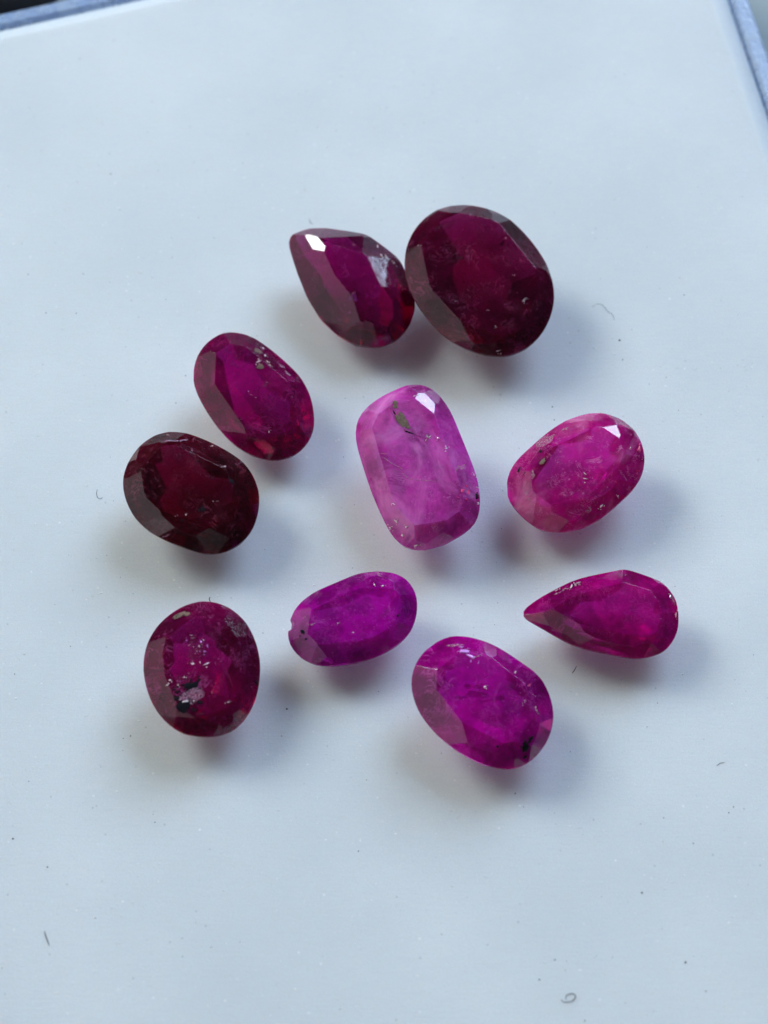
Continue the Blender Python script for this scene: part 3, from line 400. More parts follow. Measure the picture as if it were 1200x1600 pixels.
 'round': {'loc': (-8.338, -9.4074, 1.9674), 'tilt': (4, -11), 'outline': [(-2.72, 0.163), (-2.712, 0.457), (-2.677, 0.749), (-2.614, 1.036), (-2.525, 1.315), (-2.408, 1.583), (-2.264, 1.837), (-2.096, 2.075), (-1.906, 2.295), (-1.698, 2.498), (-1.474, 2.683), (-1.236, 2.848), (-0.984, 2.991), (-0.721, 3.109), (-0.446, 3.195), (-0.163, 3.247), (0.124, 3.259), (0.409, 3.229), (0.688, 3.159), (0.958, 3.051), (1.216, 2.912), (1.457, 2.746), (1.677, 2.554), (1.872, 2.337), (2.042, 2.097), (2.188, 1.839), (2.315, 1.57), (2.422, 1.293), (2.509, 1.01), (2.573, 0.722), (2.613, 0.429), (2.63, 0.134), (2.628, -0.161), (2.61, -0.455), (2.576, -0.748), (2.524, -1.037), (2.452, -1.32), (2.358, -1.595), (2.24, -1.86), (2.098, -2.113), (1.933, -2.349), (1.743, -2.564), (1.528, -2.751), (1.29, -2.902), (1.033, -3.014), (0.761, -3.086), (0.481, -3.123), (0.196, -3.135), (-0.089, -3.127), (-0.371, -3.098), (-0.646, -3.04), (-0.911, -2.946), (-1.162, -2.814), (-1.398, -2.651), (-1.617, -2.463), (-1.817, -2.255), (-1.998, -2.029), (-2.158, -1.788), (-2.298, -1.532), (-2.418, -1.266), (-2.518, -0.991), (-2.6, -0.709), (-2.662, -0.422), (-2.702, -0.131)], 'hc': 0.72, 'ca': 39, 'pa': 44, 'depth': 1.8, 'n': 9, 'sf': 0.95, 'seed': 315, 'cuts': [], 'bites': [], 'incl': [('sparkle', (-0.5235, 1.3204, 0.69), (0.531, -0.847, -0.0), (0.0, -0.0, 1.0), 0.207, 0.326), ('sparkle', (-0.1924, 0.963, 0.732), (0.815, 0.579, -0.0), (0.0, -0.0, 1.0), 0.267, 0.178), ('sparkle', (-0.6316, 0.9853, 0.69), (0.935, 0.353, -0.0), (0.0, -0.0, 1.0), 0.237, 0.089), ('sparkle', (-0.3023, 0.6889, 0.732), (0.936, 0.353, -0.0), (0.0, -0.0, 1.0), 0.237, 0.148), ('violet', (0.0775, 0.6957, 0.732), (0.936, 0.352, -0.0), (0.0, -0.0, 1.0), 0.296, 0.237), ('violet', (0.2171, 0.9704, 0.69), (1.0, 0.019, -0.0), (0.0, -0.0, 1.0), 0.148, 0.237), ('violet', (-0.2077, 0.4189, 0.67), (1.0, 0.02, -0.0), (0.0, -0.0, 1.0), 0.237, 0.178), ('sparkle', (-0.4625, 0.1131, 0.732), (1.0, 0.021, -0.0), (0.0, -0.0, 1.0), 0.267, 0.148), ('sparkle', (0.1792, 0.1244, 0.732), (0.903, 0.43, -0.0), (0.0, -0.0, 1.0), 0.474, 0.118), ('feather', (0.7861, 1.709, 0.7), (0.903, 0.429, -0.0), (0.0, -0.0, 1.0), 1.126, 0.059), ('feather', (0.0296, 1.4519, 0.68), (0.993, -0.115, -0.0), (0.0, -0.0, 1.0), 0.089, 0.652), ('feather', (-0.5283, 1.5024, 0.7), (1.0, 0.022, -0.0), (0.0, -0.0, 1.0), 0.415, 0.059), ('violet', (-1.291, -0.472, 0.69), (0.982, 0.191, -0.0), (0.0, -0.0, 1.0), 0.267, 0.089), ('sparkle', (-1.4593, -0.6846, 0.732), (1.0, 0.022, -0.0), (0.0, -0.0, 1.0), 0.178, 0.089), ('violet', (-1.0226, -0.7071, 0.69), (1.0, 0.021, -0.0), (0.0, -0.0, 1.0), 0.148, 0.118), ('sparkle', (-1.1039, -0.918, 0.732), (0.882, -0.471, -0.0), (0.0, -0.0, 1.0), 0.178, 0.089), ('feather', (0.8667, -0.5851, 0.7), (0.983, -0.185, -0.0), (0.0, -0.0, 1.0), 0.178, 0.652), ('crystal', (-0.464, -0.9371, 0.7), (0.936, 0.353, -0.0), (0.0, -0.0, 1.0), 0.889, 0.385), ('feather', (-0.3698, -1.2045, 0.732), (0.962, 0.271, -0.0), (0.0, -0.0, 1.0), 0.77, 0.178), ('crystal', (-0.7865, -1.8967, 0.7), (0.861, 0.508, -0.0), (0.0, -0.0, 1.0), 0.711, 0.474), ('sparkle', (-0.706, -1.6574, 0.732), (0.982, 0.189, -0.0), (0.0, -0.0, 1.0), 0.355, 0.148), ('sparkle', (-0.3589, -1.6219, 0.732), (0.936, 0.352, -0.0), (0.0, -0.0, 1.0), 0.178, 0.089), ('crystal', (-1.8313, -1.4013, 0.3183), (0.763, 0.269, 0.588), (-0.539, -0.238, 0.808), 0.474, 0.355), ('sparkle', (1.2104, -1.656, 0.732), (0.863, 0.505, -0.0), (0.0, -0.0, 1.0), 0.178, 0.118), ('feather', (-0.0835, -2.1826, 0.7), (0.982, 0.187, -0.0), (0.0, -0.0, 1.0), 0.592, 0.118), ('feather', (0.1028, -2.7415, 0.3812), (0.951, 0.225, 0.212), (-0.005, -0.675, 0.738), 0.118, 0.355), ('feather', (-0.2754, 0.78, 0.7), (0.982, 0.189, -0.0), (0.0, -0.0, 1.0), 1.007, 1.303), ('feather', (-0.908, -0.6453, 0.7), (0.982, 0.19, -0.0), (0.0, -0.0, 1.0), 1.066, 0.711), ('feather', (-0.4514, -1.4148, 0.732), (0.936, 0.353, -0.0), (0.0, -0.0, 1.0), 1.303, 0.652), ('violet', (-0.1092, 1.1462, 0.732), (1.0, 0.02, -0.0), (0.0, -0.0, 1.0), 0.118, 0.148), ('violet', (-0.7551, 1.2253, 0.732), (1.0, 0.022, -0.0), (0.0, -0.0, 1.0), 0.148, 0.118), ('sparkle', (0.0056, 1.2392, 0.732), (1.0, 0.02, -0.0), (0.0, -0.0, 1.0), 0.118, 0.089), ('sparkle', (-1.5765, -0.8922, 0.7024), (0.842, -0.135, 0.522), (-0.539, -0.238, 0.808), 0.148, 0.089), ('sparkle', (-0.8241, -0.524, 0.732), (1.0, 0.021, -0.0), (0.0, -0.0, 1.0), 0.118, 0.089), ('crystal', (-0.1535, -1.7079, 0.7), (1.0, 0.018, -0.0), (0.0, -0.0, 1.0), 0.296, 0.178), ('crystal', (-1.1731, -1.5459, 0.7), (1.0, 0.021, -0.0), (0.0, -0.0, 1.0), 0.267, 0.178), ('stain', (-1.0542, 2.5343, 0.3101), (0.9, 0.405, 0.162), (-0.356, 0.467, 0.809), 0.652, 0.415), ('crystal', (-1.2588, 2.4497, 0.269), (0.934, 0.206, 0.292), (-0.356, 0.467, 0.809), 0.237, 0.237), ('crystal', (2.468, -0.5779, 0.1742), (0.792, 0.083, -0.605), (0.611, -0.084, 0.787), 0.178, 0.178), ('crystal', (-2.6794, -0.0629, 0.0498), (0.817, -0.022, 0.576), (-0.576, -0.071, 0.815), 0.089, 0.118), ('sparkle', (0.4446, -1.2209, 0.69), (1.0, 0.017, -0.0), (0.0, -0.0, 1.0), 0.089, 0.178), ('violet', (0.7283, 0.3752, 0.69), (1.0, 0.018, -0.0), (0.0, -0.0, 1.0), 0.089, 0.089), ('sparkle', (-0.6253, -0.3406, 0.67), (0.861, 0.508, -0.0), (0.0, -0.0, 1.0), 0.178, 0.118)]},
 'oblong': {'loc': (-1.422, -6.6626, 1.6327), 'tilt': (0, -10), 'outline': [(-3.038, -0.849), (-3.052, -0.584), (-3.026, -0.315), (-2.967, -0.052), (-2.876, 0.197), (-2.754, 0.429), (-2.602, 0.645), (-2.428, 0.844), (-2.237, 1.026), (-2.032, 1.188), (-1.813, 1.329), (-1.584, 1.452), (-1.347, 1.565), (-1.108, 1.673), (-0.869, 1.779), (-0.629, 1.886), (-0.389, 1.994), (-0.148, 2.098), (0.096, 2.189), (0.346, 2.257), (0.601, 2.299), (0.861, 2.32), (1.123, 2.327), (1.386, 2.323), (1.646, 2.301), (1.899, 2.248), (2.14, 2.154), (2.362, 2.017), (2.557, 1.84), (2.718, 1.629), (2.839, 1.392), (2.921, 1.136), (2.965, 0.87), (2.974, 0.599), (2.952, 0.329), (2.902, 0.063), (2.826, -0.195), (2.721, -0.44), (2.588, -0.668), (2.428, -0.877), (2.246, -1.066), (2.048, -1.239), (1.838, -1.395), (1.618, -1.535), (1.39, -1.659), (1.155, -1.767), (0.914, -1.863), (0.67, -1.946), (0.422, -2.02), (0.172, -2.082), (-0.08, -2.136), (-0.333, -2.18), (-0.589, -2.216), (-0.845, -2.242), (-1.102, -2.255), (-1.359, -2.247), (-1.613, -2.211), (-1.861, -2.143), (-2.097, -2.041), (-2.319, -1.906), (-2.524, -1.741), (-2.709, -1.55), (-2.864, -1.336), (-2.976, -1.101)], 'hc': 0.68, 'ca': 38, 'pa': 48, 'depth': 1.5, 'n': 8, 'sf': 0.95, 'seed': 280, 'cuts': [], 'bites': [(-3.092, -0.27, 0.34)], 'incl': [('crystal', (2.0653, 0.0221, 0.5857), (0.746, 0.478, -0.464), (0.573, -0.104, 0.813), 0.21, 0.12), ('crystal', (1.6003, -0.2195, 0.66), (1.0, -0.001, -0.0), (0.0, 0.0, 1.0), 0.12, 0.09), ('crystal', (1.1792, -1.5072, 0.2503), (0.911, -0.085, -0.403), (0.258, -0.645, 0.719), 0.15, 0.09), ('crystal', (2.1613, 1.6725, 0.3551), (0.862, -0.202, -0.464), (0.506, 0.335, 0.795), 0.15, 0.09), ('sparkle', (0.9737, 1.5118, 0.6344), (1.0, 0.003, 0.001), (-0.002, 0.37, 0.929), 0.09, 0.12), ('sparkle', (1.3623, 1.4402, 0.6639), (0.991, 0.127, -0.048), (-0.002, 0.37, 0.929), 0.15, 0.09), ('sparkle', (-0.7164, -0.374, 0.692), (1.0, 0.006, -0.0), (0.0, 0.0, 1.0), 0.12, 0.09), ('sparkle', (-0.0017, -0.8057, 0.66), (1.0, 0.004, -0.0), (0.0, 0.0, 1.0), 0.18, 0.06), ('feather', (-1.9635, -0.4048, 0.692), (0.966, 0.257, -0.0), (0.0, 0.0, 1.0), 0.449, 0.072), ('crystal', (-1.722, -0.8057, 0.58), (0.996, 0.092, -0.0), (0.0, 0.0, 1.0), 0.899, 0.06), ('feather', (-1.3631, -1.1442, 0.66), (1.0, 0.007, -0.0), (0.0, 0.0, 1.0), 0.09, 0.419), ('feather', (-2.1502, 0.6988, 0.306), (0.874, 0.475, 0.099), (-0.379, 0.541, 0.751), 0.599, 0.24), ('feather', (1.9183, 1.8401, 0.3223), (0.945, -0.317, -0.084), (0.273, 0.621, 0.735), 0.539, 0.359), ('feather', (1.5708, 0.2139, 0.53), (0.875, 0.484, -0.0), (0.0, 0.0, 1.0), 0.899, 0.359), ('feather', (-1.2881, 0.4931, 0.65), (1.0, 0.007, -0.0), (0.0, 0.0, 1.0), 0.12, 0.18), ('sparkle', (-2.2289, -0.0185, 0.5002), (0.808, 0.075, 0.584), (-0.588, 0.081, 0.804), 0.12, 0.06)]},
 'low_oval': {'loc': (4.5161, -10.9893, 1.9011), 'tilt': (3, -11), 'outline': [(-3.256, 0.953), (-3.216, 1.261), (-3.131, 1.56), (-3.006, 1.847), (-2.844, 2.116), (-2.651, 2.363), (-2.428, 2.581), (-2.178, 2.766), (-1.905, 2.91), (-1.615, 3.011), (-1.314, 3.067), (-1.008, 3.079), (-0.703, 3.055), (-0.403, 2.998), (-0.108, 2.917), (0.18, 2.815), (0.462, 2.696), (0.735, 2.561), (1.0, 2.411), (1.258, 2.249), (1.51, 2.078), (1.761, 1.903), (2.009, 1.725), (2.252, 1.54), (2.478, 1.339), (2.68, 1.115), (2.851, 0.865), (2.989, 0.593), (3.098, 0.305), (3.175, 0.007), (3.218, -0.298), (3.223, -0.605), (3.192, -0.913), (3.127, -1.217), (3.029, -1.512), (2.901, -1.794), (2.742, -2.06), (2.556, -2.308), (2.344, -2.535), (2.109, -2.735), (1.852, -2.899), (1.575, -3.016), (1.283, -3.082), (0.983, -3.099), (0.683, -3.074), (0.388, -3.015), (0.1, -2.93), (-0.181, -2.824), (-0.455, -2.703), (-0.723, -2.569), (-0.984, -2.421), (-1.237, -2.26), (-1.48, -2.085), (-1.714, -1.895), (-1.938, -1.694), (-2.153, -1.481), (-2.358, -1.259), (-2.551, -1.026), (-2.73, -0.78), (-2.889, -0.521), (-3.025, -0.247), (-3.134, 0.039), (-3.211, 0.337), (-3.253, 0.644)], 'hc': 0.8, 'ca': 39, 'pa': 44, 'depth': 1.65, 'n': 9, 'sf': 0.97, 'seed': 188, 'cuts': [], 'bites': [], 'incl': [('crystal', (1.8394, -2.2059, 0.5872), (0.354, 0.824, 0.443), (0.34, -0.555, 0.759), 0.529, 0.294), ('crystal', (2.078, -1.8324, 0.607), (0.446, 0.893, 0.066), (0.288, -0.213, 0.934), 0.264, 0.206), ('crystal', (1.2317, -2.3847, 0.5683), (0.939, -0.266, -0.216), (0.074, -0.459, 0.885), 0.764, 0.088), ('sparkle', (0.0372, 0.53, 0.812), (1.0, -0.011, -0.0), (0.0, 0.0, 1.0), 0.147, 0.147), ('fire', (2.0812, 0.656, 0.6484), (0.81, -0.159, -0.565), (0.585, 0.153, 0.796), 0.118, 0.118), ('sparkle', (1.4435, 1.2763, 0.667), (0.718, 0.398, -0.571), (0.379, 0.464, 0.801), 0.118, 0.088), ('violet', (-0.8454, 2.1812, 0.781), (0.972, 0.135, -0.195), (0.072, 0.615, 0.785), 0.999, 0.264), ('feather', (-1.3202, 2.5544, 0.4736), (0.899, 0.006, 0.438), (-0.389, 0.471, 0.792), 0.882, 0.235), ('violet', (-0.5879, 1.9293, 0.812), (0.908, -0.418, -0.0), (0.0, 0.0, 1.0), 0.646, 0.176), ('sparkle', (-0.4418, 1.9011, 0.812), (1.0, -0.01, -0.0), (0.0, 0.0, 1.0), 0.176, 0.088), ('sparkle', (-0.2358, 1.964, 0.812), (0.945, 0.326, 0.0), (0.0, 0.0, 1.0), 0.147, 0.088), ('feather', (-1.7446, 1.7792, 0.6851), (0.903, 0.366, 0.227), (-0.389, 0.471, 0.792), 0.47, 0.118), ('violet', (-1.8012, 0.3877, 0.55), (0.343, 0.939, 0.0), (0.0, 0.0, 1.0), 0.588, 0.411), ('feather', (-0.2117, -0.632, 0.72), (0.945, 0.327, -0.0), (0.0, 0.0, 1.0), 0.088, 0.588), ('feather', (1.3665, -0.2571, 0.76), (0.914, 0.406, 0.0), (0.0, 0.0, 1.0), 0.088, 0.47), ('sparkle', (1.7463, -0.2228, 0.78), (1.0, -0.014, -0.0), (0.0, 0.0, 1.0), 0.088, 0.176), ('feather', (1.9453, -0.4875, 0.77), (0.914, 0.405, 0.0), (0.0, 0.0, 1.0), 0.118, 0.411), ('feather', (2.4385, -0.586, 0.6252), (0.65, -0.676, -0.347), (0.585, 0.153, 0.796), 0.353, 0.147), ('sparkle', (2.3785, -0.5041, 0.6535), (0.616, -0.722, -0.314), (0.585, 0.153, 0.796), 0.176, 0.088), ('feather', (2.1124, -0.8707, 0.78), (0.648, -0.762, -0.0), (0.0, 0.0, 1.0), 0.206, 0.088), ('sparkle', (2.265, 0.1898, 0.563), (0.81, -0.16, -0.564), (0.585, 0.153, 0.796), 0.147, 0.059), ('sparkle', (1.8367, -0.073, 0.78), (0.875, 0.484, 0.0), (0.0, 0.0, 1.0), 0.118, 0.088), ('crystal', (-0.2582, 0.2581, 0.45), (0.989, -0.145, -0.0), (0.0, 0.0, 1.0), 1.175, 0.264), ('feather', (-2.4756, 1.3664, 0.5028), (0.811, 0.107, 0.575), (-0.58, 0.027, 0.814), 0.882, 0.059), ('feather', (1.2657, 0.635, 0.68), (0.875, 0.484, 0.0), (0.0, 0.0, 1.0), 0.529, 0.411)]},
 'pear_right': {'loc': (10.4324, -6.3843, 1.5866), 'tilt': (1, -10), 'outline': [(-3.902, 0.037), (-3.795, 0.279), (-3.576, 0.481), (-3.337, 0.655), (-3.094, 0.812), (-2.843, 0.957), (-2.59, 1.099), (-2.335, 1.238), (-2.078, 1.375), (-1.82, 1.508), (-1.555, 1.623), (-1.283, 1.717), (-1.007, 1.801), (-0.729, 1.878), (-0.449, 1.943), (-0.168, 2.004), (0.113, 2.064), (0.396, 2.123), (0.678, 2.181), (0.958, 2.202), (1.232, 2.154), (1.502, 2.067), (1.769, 1.971), (2.032, 1.869), (2.292, 1.757), (2.542, 1.628), (2.764, 1.46), (2.954, 1.25), (3.112, 1.012), (3.235, 0.753), (3.308, 0.475), (3.341, 0.185), (3.355, -0.109), (3.345, -0.402), (3.294, -0.691), (3.198, -0.97), (3.063, -1.232), (2.893, -1.473), (2.69, -1.681), (2.453, -1.844), (2.191, -1.961), (1.918, -2.045), (1.64, -2.1), (1.36, -2.118), (1.08, -2.104), (0.802, -2.069), (0.527, -2.02), (0.252, -1.968), (-0.023, -1.914), (-0.296, -1.856), (-0.57, -1.797), (-0.844, -1.738), (-1.114, -1.668), (-1.38, -1.581), (-1.643, -1.486), (-1.901, -1.377), (-2.148, -1.247), (-2.391, -1.107), (-2.633, -0.964), (-2.873, -0.816), (-3.109, -0.664), (-3.35, -0.517), (-3.6, -0.377), (-3.819, -0.2)], 'hc': 0.7, 'ca': 38, 'pa': 46, 'depth': 1.45, 'n': 9, 'sf': 0.95, 'seed': 51, 'cuts': [], 'bites': [], 'incl': [('sparkle', (-1.6482, 1.3131, 0.282), (0.933, -0.025, 0.359), (-0.291, 0.534, 0.794), 0.151, 0.422), ('sparkle', (-1.3151, 1.4659, 0.3012), (0.938, 0.322, 0.127), (-0.291, 0.534, 0.794), 0.392, 0.121), ('sparkle', (-2.3325, 1.1286, 0.1553), (0.937, 0.329, 0.122), (-0.291, 0.534, 0.794), 0.241, 0.09), ('feather', (-2.1092, 1.0198, 0.3104), (0.937, 0.328, 0.123), (-0.291, 0.534, 0.794), 0.784, 0.151), ('feather', (0.7499, 1.8869, 0.2859), (0.949, -0.175, 0.26), (-0.098, 0.622, 0.777), 0.603, 0.181), ('feather', (1.2663, 0.1314, 0.67), (0.986, -0.166, 0.0), (0.0, 0.0, 1.0), 0.724, 0.121), ('feather', (1.9258, 0.1969, 0.67), (0.985, 0.17, 0.0), (0.0, 0.0, 1.0), 0.482, 0.09), ('violet', (2.3516, -0.3592, 0.64), (0.999, 0.051, 0.0), (0.0, 0.0, 1.0), 0.543, 0.121), ('feather', (0.144, 0.4986, 0.65), (0.994, -0.113, 0.0), (0.0, 0.0, 1.0), 0.482, 0.06), ('feather', (-0.4459, 0.7446, 0.65), (0.883, 0.469, 0.0), (0.0, 0.0, 1.0), 0.301, 0.09), ('sparkle', (2.9859, 0.8596, 0.1967), (0.88, -0.265, -0.395), (0.467, 0.322, 0.824), 0.09, 0.211), ('sparkle', (3.2215, -0.0762, 0.1748), (0.817, 0.118, -0.564), (0.577, -0.177, 0.798), 0.09, 0.422), ('feather', (3.1315, 0.6737, 0.1835), (0.822, 0.089, -0.562), (0.555, 0.096, 0.827), 0.121, 0.603), ('feather', (-1.3273, 0.8549, 0.6101), (0.988, 0.005, 0.156), (-0.139, 0.478, 0.867), 0.482, 0.09)]},
}


FLOOR = -7.0
me = bpy.data.meshes.new('tabletop')
S = 1500
me.from_pydata([(-S, -S, FLOOR), (S, -S, FLOOR), (S, S, FLOOR), (-S, S, FLOOR)], [], [(0, 1, 2, 3)])
tag(obj('tabletop', me, M_TABLE), kind='structure')

# soft pad: a fine raised lip, then an edge that rolls over
prof = [(1.9, -4.5), (-.0, -4.5), (-.30, -4.2), (-.45, -1.2), (-.43, -.75), (-.36, -.50), (-.15, -.30), (.15, -.14), (.42, -.04),
        (.62, .045), (.74, .05), (.86, .03), (1.05, .004), (1.4, 0.0)]
me = loops_mesh('foam_pad', [at(rquad(PAD, d, 3.0), z) for d, z in prof])
pad = tag(obj('foam_pad', me, M_PAD), 'white foam pad with a thin raised rim that the rubies lie on', 'pad')
for p in me.polygons: p.use_smooth = len(p.vertices) == 4

box = bpy.data.objects.new('gem_box', None); COL.objects.link(box)
c0 = sum((Vector(p) for p in PAD), Vector((0, 0))) / 4
box.location = (c0.x, c0.y, FLOOR)
tag(box, 'clear bluish plastic box around the white pad, its rim showing at the corners', 'box')
sh = Vector((c0.x, c0.y, FLOOR))
def wl(d, z): return [p - sh for p in at(rquad(PAD, d, 3.6), z)]
wi, wo = -.50, -1.45
obj('wall', loops_mesh('wall', [wl(wi, FLOOR + 1.3), wl(wi, -.42), wl(wi - .14, -.26), wl(wo + .14, -.26), wl(wo, -.42), wl(wo, FLOOR + 1.3)], ring=True), M_PLASTIC, box)
obj('base', loops_mesh('base', [wl(wo + .02, FLOOR + .05), wl(wo + .02, FLOOR + 1.25)]), M_PLASTIC, box)

# dark thing lying beyond the far left corner
q = [Vector(p) for p in DARK]
me = loops_mesh('leather_mat', [at(rquad(q, .15, 1.2, 4), FLOOR + .02), at(rquad(q, 0, 1.2, 4), FLOOR + .3), at(rquad(q, 0, 1.2, 4), FLOOR + 1.4), at(rquad(q, .3, 1.2, 4), FLOOR + 1.7)])
tag(obj('leather_mat', me, M_DARK), 'dark brown mat edge just showing beyond the box at top left', 'mat')

# ------------------------------------------------------------------ rubies
def blob_mesh(name, l, w, t, seed):
    """ragged grain: a few jagged lumps grown together"""
    rnd = random.Random(seed)
    bm = bmesh.new()
    k = 2 + int(min(4, l / .12))
    for i in range(k):
        r = bmesh.ops.create_icosphere(bm, subdivisions=2, radius=.5)
        s = rnd.uniform(.35, .75) if i else .8
        ox, oy = (0, 0) if not i else (rnd.uniform(-.42, .42) * l, rnd.uniform(-.42, .42) * w)
        for v in r['verts']:
            q = 1 + .75 * noise.noise(v.co * 4.3 + Vector((seed * 7.3, seed * 1.9, seed + i * 3.7)))
            v.co = Vector((v.co.x * l * q * s + ox, v.co.y * w * q * s + oy, v.co.z * t * (.7 + .3 * s)))
    me = bpy.data.meshes.new(name); bm.to_mesh(me); bm.free()
    return me
def crumbs_mesh(name, l, w, t, seed):
    rnd = random.Random(seed + 7)
    bm = bmesh.new()
    for i in range(3 + int(l / .08)):                      # crumbs round a dark grain
        r = bmesh.ops.create_icosphere(bm, subdivisions=1, radius=.5)
        s = rnd.uniform(.08, .22); a = rnd.uniform(0, 6.28); d = rnd.uniform(.45, .95)
        for v in r['verts']:
            q = 1 + rnd.uniform(-.35, .35)
            v.co = Vector((v.co.x * l * s * q * 1.5 + math.cos(a) * d * l, v.co.y * l * s * q + math.sin(a) * d * max(w, l * .5), v.co.z * t * .8))
    me = bpy.data.meshes.new(name); bm.to_mesh(me); bm.free()
    return me
def seam_mesh(name, l, w, t, seed):
    """thin ragged crack line"""
    rnd = random.Random(seed)
    n = max(5, int(l / .09))
    verts, faces = [], []
    y = 0
    for i in range(n + 1):
        y += rnd.uniform(-.8, .8) * w
        y *= .8
        hw = w * rnd.uniform(.1, .75) * (1 if 0 < i < n else .1)
        x = l * (i / n - .5)
        verts += [(x, y - hw, 0), (x, y, t), (x, y + hw, 0), (x, y, -t)]
        if i:
            a, b = (i - 1) * 4, i * 4
            faces += [(a + j, a + (j + 1) % 4, b + (j + 1) % 4, b + j) for j in range(4)]
    me = bpy.data.meshes.new(name); me.from_pydata(verts, [], faces)
    return me
def flake_mesh(name, l, w, t, seed, angular=True, shards=False):
    """thin angular chip; with `shards`, the splinters beside it"""
    rnd = random.Random(seed)
    verts, faces = [], []
    def chip(cx, cy, l, w, n, ang):
        base = []
        for i in range(n):
            a = 2 * math.pi * (i + rnd.uniform(-.38, .38)) / n
            k = rnd.uniform(.22, .64)
            x, y = l * k * math.cos(a), w * k * math.sin(a)
            base.append((cx + x * math.cos(ang) - y * math.sin(ang), cy + x * math.sin(ang) + y * math.cos(ang)))
        b = len(verts)
        verts.extend([(x, y, -t / 2) for x, y in base] + [(cx + (x - cx) * .8, cy + (y - cy) * .8, t / 2 + rnd.uniform(-.3, .3) * t) for x, y in base])
        faces.append(tuple(b + i for i in range(n))[::-1]); faces.append(tuple(b + n + i for i in range(n)))
        faces.extend([(b + i, b + (i + 1) % n, b + n + (i + 1) % n, b + n + i) for i in range(n)])
    if angular and not shards:
        chip(0, 0, l * .95, w * .95, rnd.choice((3, 4, 5)), 0)
    elif shards:
        for i in range(rnd.choice((2, 3, 4))):
            a = rnd.uniform(0, 6.28); d = rnd.uniform(.5, 1.1); s = rnd.uniform(.2, .5)
            chip(math.cos(a) * d * l, math.sin(a) * d * max(w, l * .5), l * s, max(w, l * .4) * s, rnd.choice((3, 4)), rnd.uniform(0, 3))
    else:
        chip(0, 0, l, w, 11, 0)
    me = bpy.data.meshes.new(name); me.from_pydata(verts, [], faces)
    return me
INCL = {'crystal': ('mineral_crystal', M_CRYSTAL), 'stain': ('brown_inclusion', M_STAIN), 'sparkle': ('painted_glint', M_SPARK),
        'feather': ('feather_inclusion', M_FEATHER), 'violet': ('painted_glint', M_VIOLET), 'fire': ('painted_glint', M_FIRE)}  # glint chips carry reflected light in their own colour
GROUP = 'loose rubies on the white pad'
LOOK = {   # name, label, body, veil, absorption, density, clear part, veil threshold
 'pear_top': ('pear_ruby', 'dark crimson pear shaped ruby with white glinting facets, touching the largest oval ruby',
              (0.26, 0.0001, 0.1), (0.4, 0.04, 0.24), (0.908, 0, 0.742), 2.4, 0.58, 0.66, 0.6),
 'big': ('oval_ruby', 'largest oval ruby, very dark red, with a small golden glint touching a pear ruby',
         (0.17, 0.0001, 0.04), (0.34, 0.06, 0.16), (0.867, 0, 0.604), 2.4, 0.5, 0.64, 0.9),
 'oval_left': ('oval_ruby', 'crimson oval ruby with a brown and white chipped patch near its upper right edge',
               (0.4, 0.0001, 0.14), (0.5, 0.05, 0.26), (0.936, 0, 0.791), 2.2, 0.5, 0.66, 0.6),
 'dark': ('oval_ruby', 'darkest blackish red oval ruby with two black specks, leftmost of all the stones',
          (0.12, 0.0001, 0.014), (0.28, 0.06, 0.11), (0.846, 0, 0.538), 2.6, 0.5, 0.63, 0.8),
 'cushion': ('cushion_ruby', 'pale pink cushion cut ruby with a long brown pit, in the middle of the group',
             (0.88, 0.08, 0.62), (0.88, 0.27, 0.71), (0.976, 0, 0.9), 0.5, 0.42, 0.45, 0.7),
 'pink_oval': ('oval_ruby', 'raspberry pink oval ruby with one white triangular facet and a dark streak inside',
               (0.78, 0.008, 0.35), (0.86, 0.3, 0.58), (0.979, 0, 0.858), 1.2, 0.54, 0.49, 0.9),
 'round': ('round_ruby', 'nearly round dark crimson ruby with white sparkles and black inclusions in its face',
           (0.31, 0.0001, 0.095), (0.48, 0.09, 0.29), (0.925, 0, 0.767), 2.4, 0.54, 0.64, 1.0),
 'oblong': ('oval_ruby', 'small oblong purple ruby with a notch chipped in its left end',
            (0.62, 0.0004, 0.46), (0.68, 0.12, 0.55), (0.965, 0, 0.912), 1.7, 0.42, 0.56, 0.5),
 'low_oval': ('oval_ruby', 'purplish oval ruby nearest the camera with a black hook shaped inclusion at its lower right',
              (0.62, 0.0002, 0.38), (0.68, 0.1, 0.53), (0.961, 0, 0.894), 1.8, 0.48, 0.6, 0.7),
 'pear_right': ('pear_ruby', 'slim magenta pear shaped ruby with its rounded point to the left',
                (0.6, 0.0002, 0.26), (0.64, 0.06, 0.4), (0.961, 0, 0.833), 1.8, 0.43, 0.61, 0.6),
}
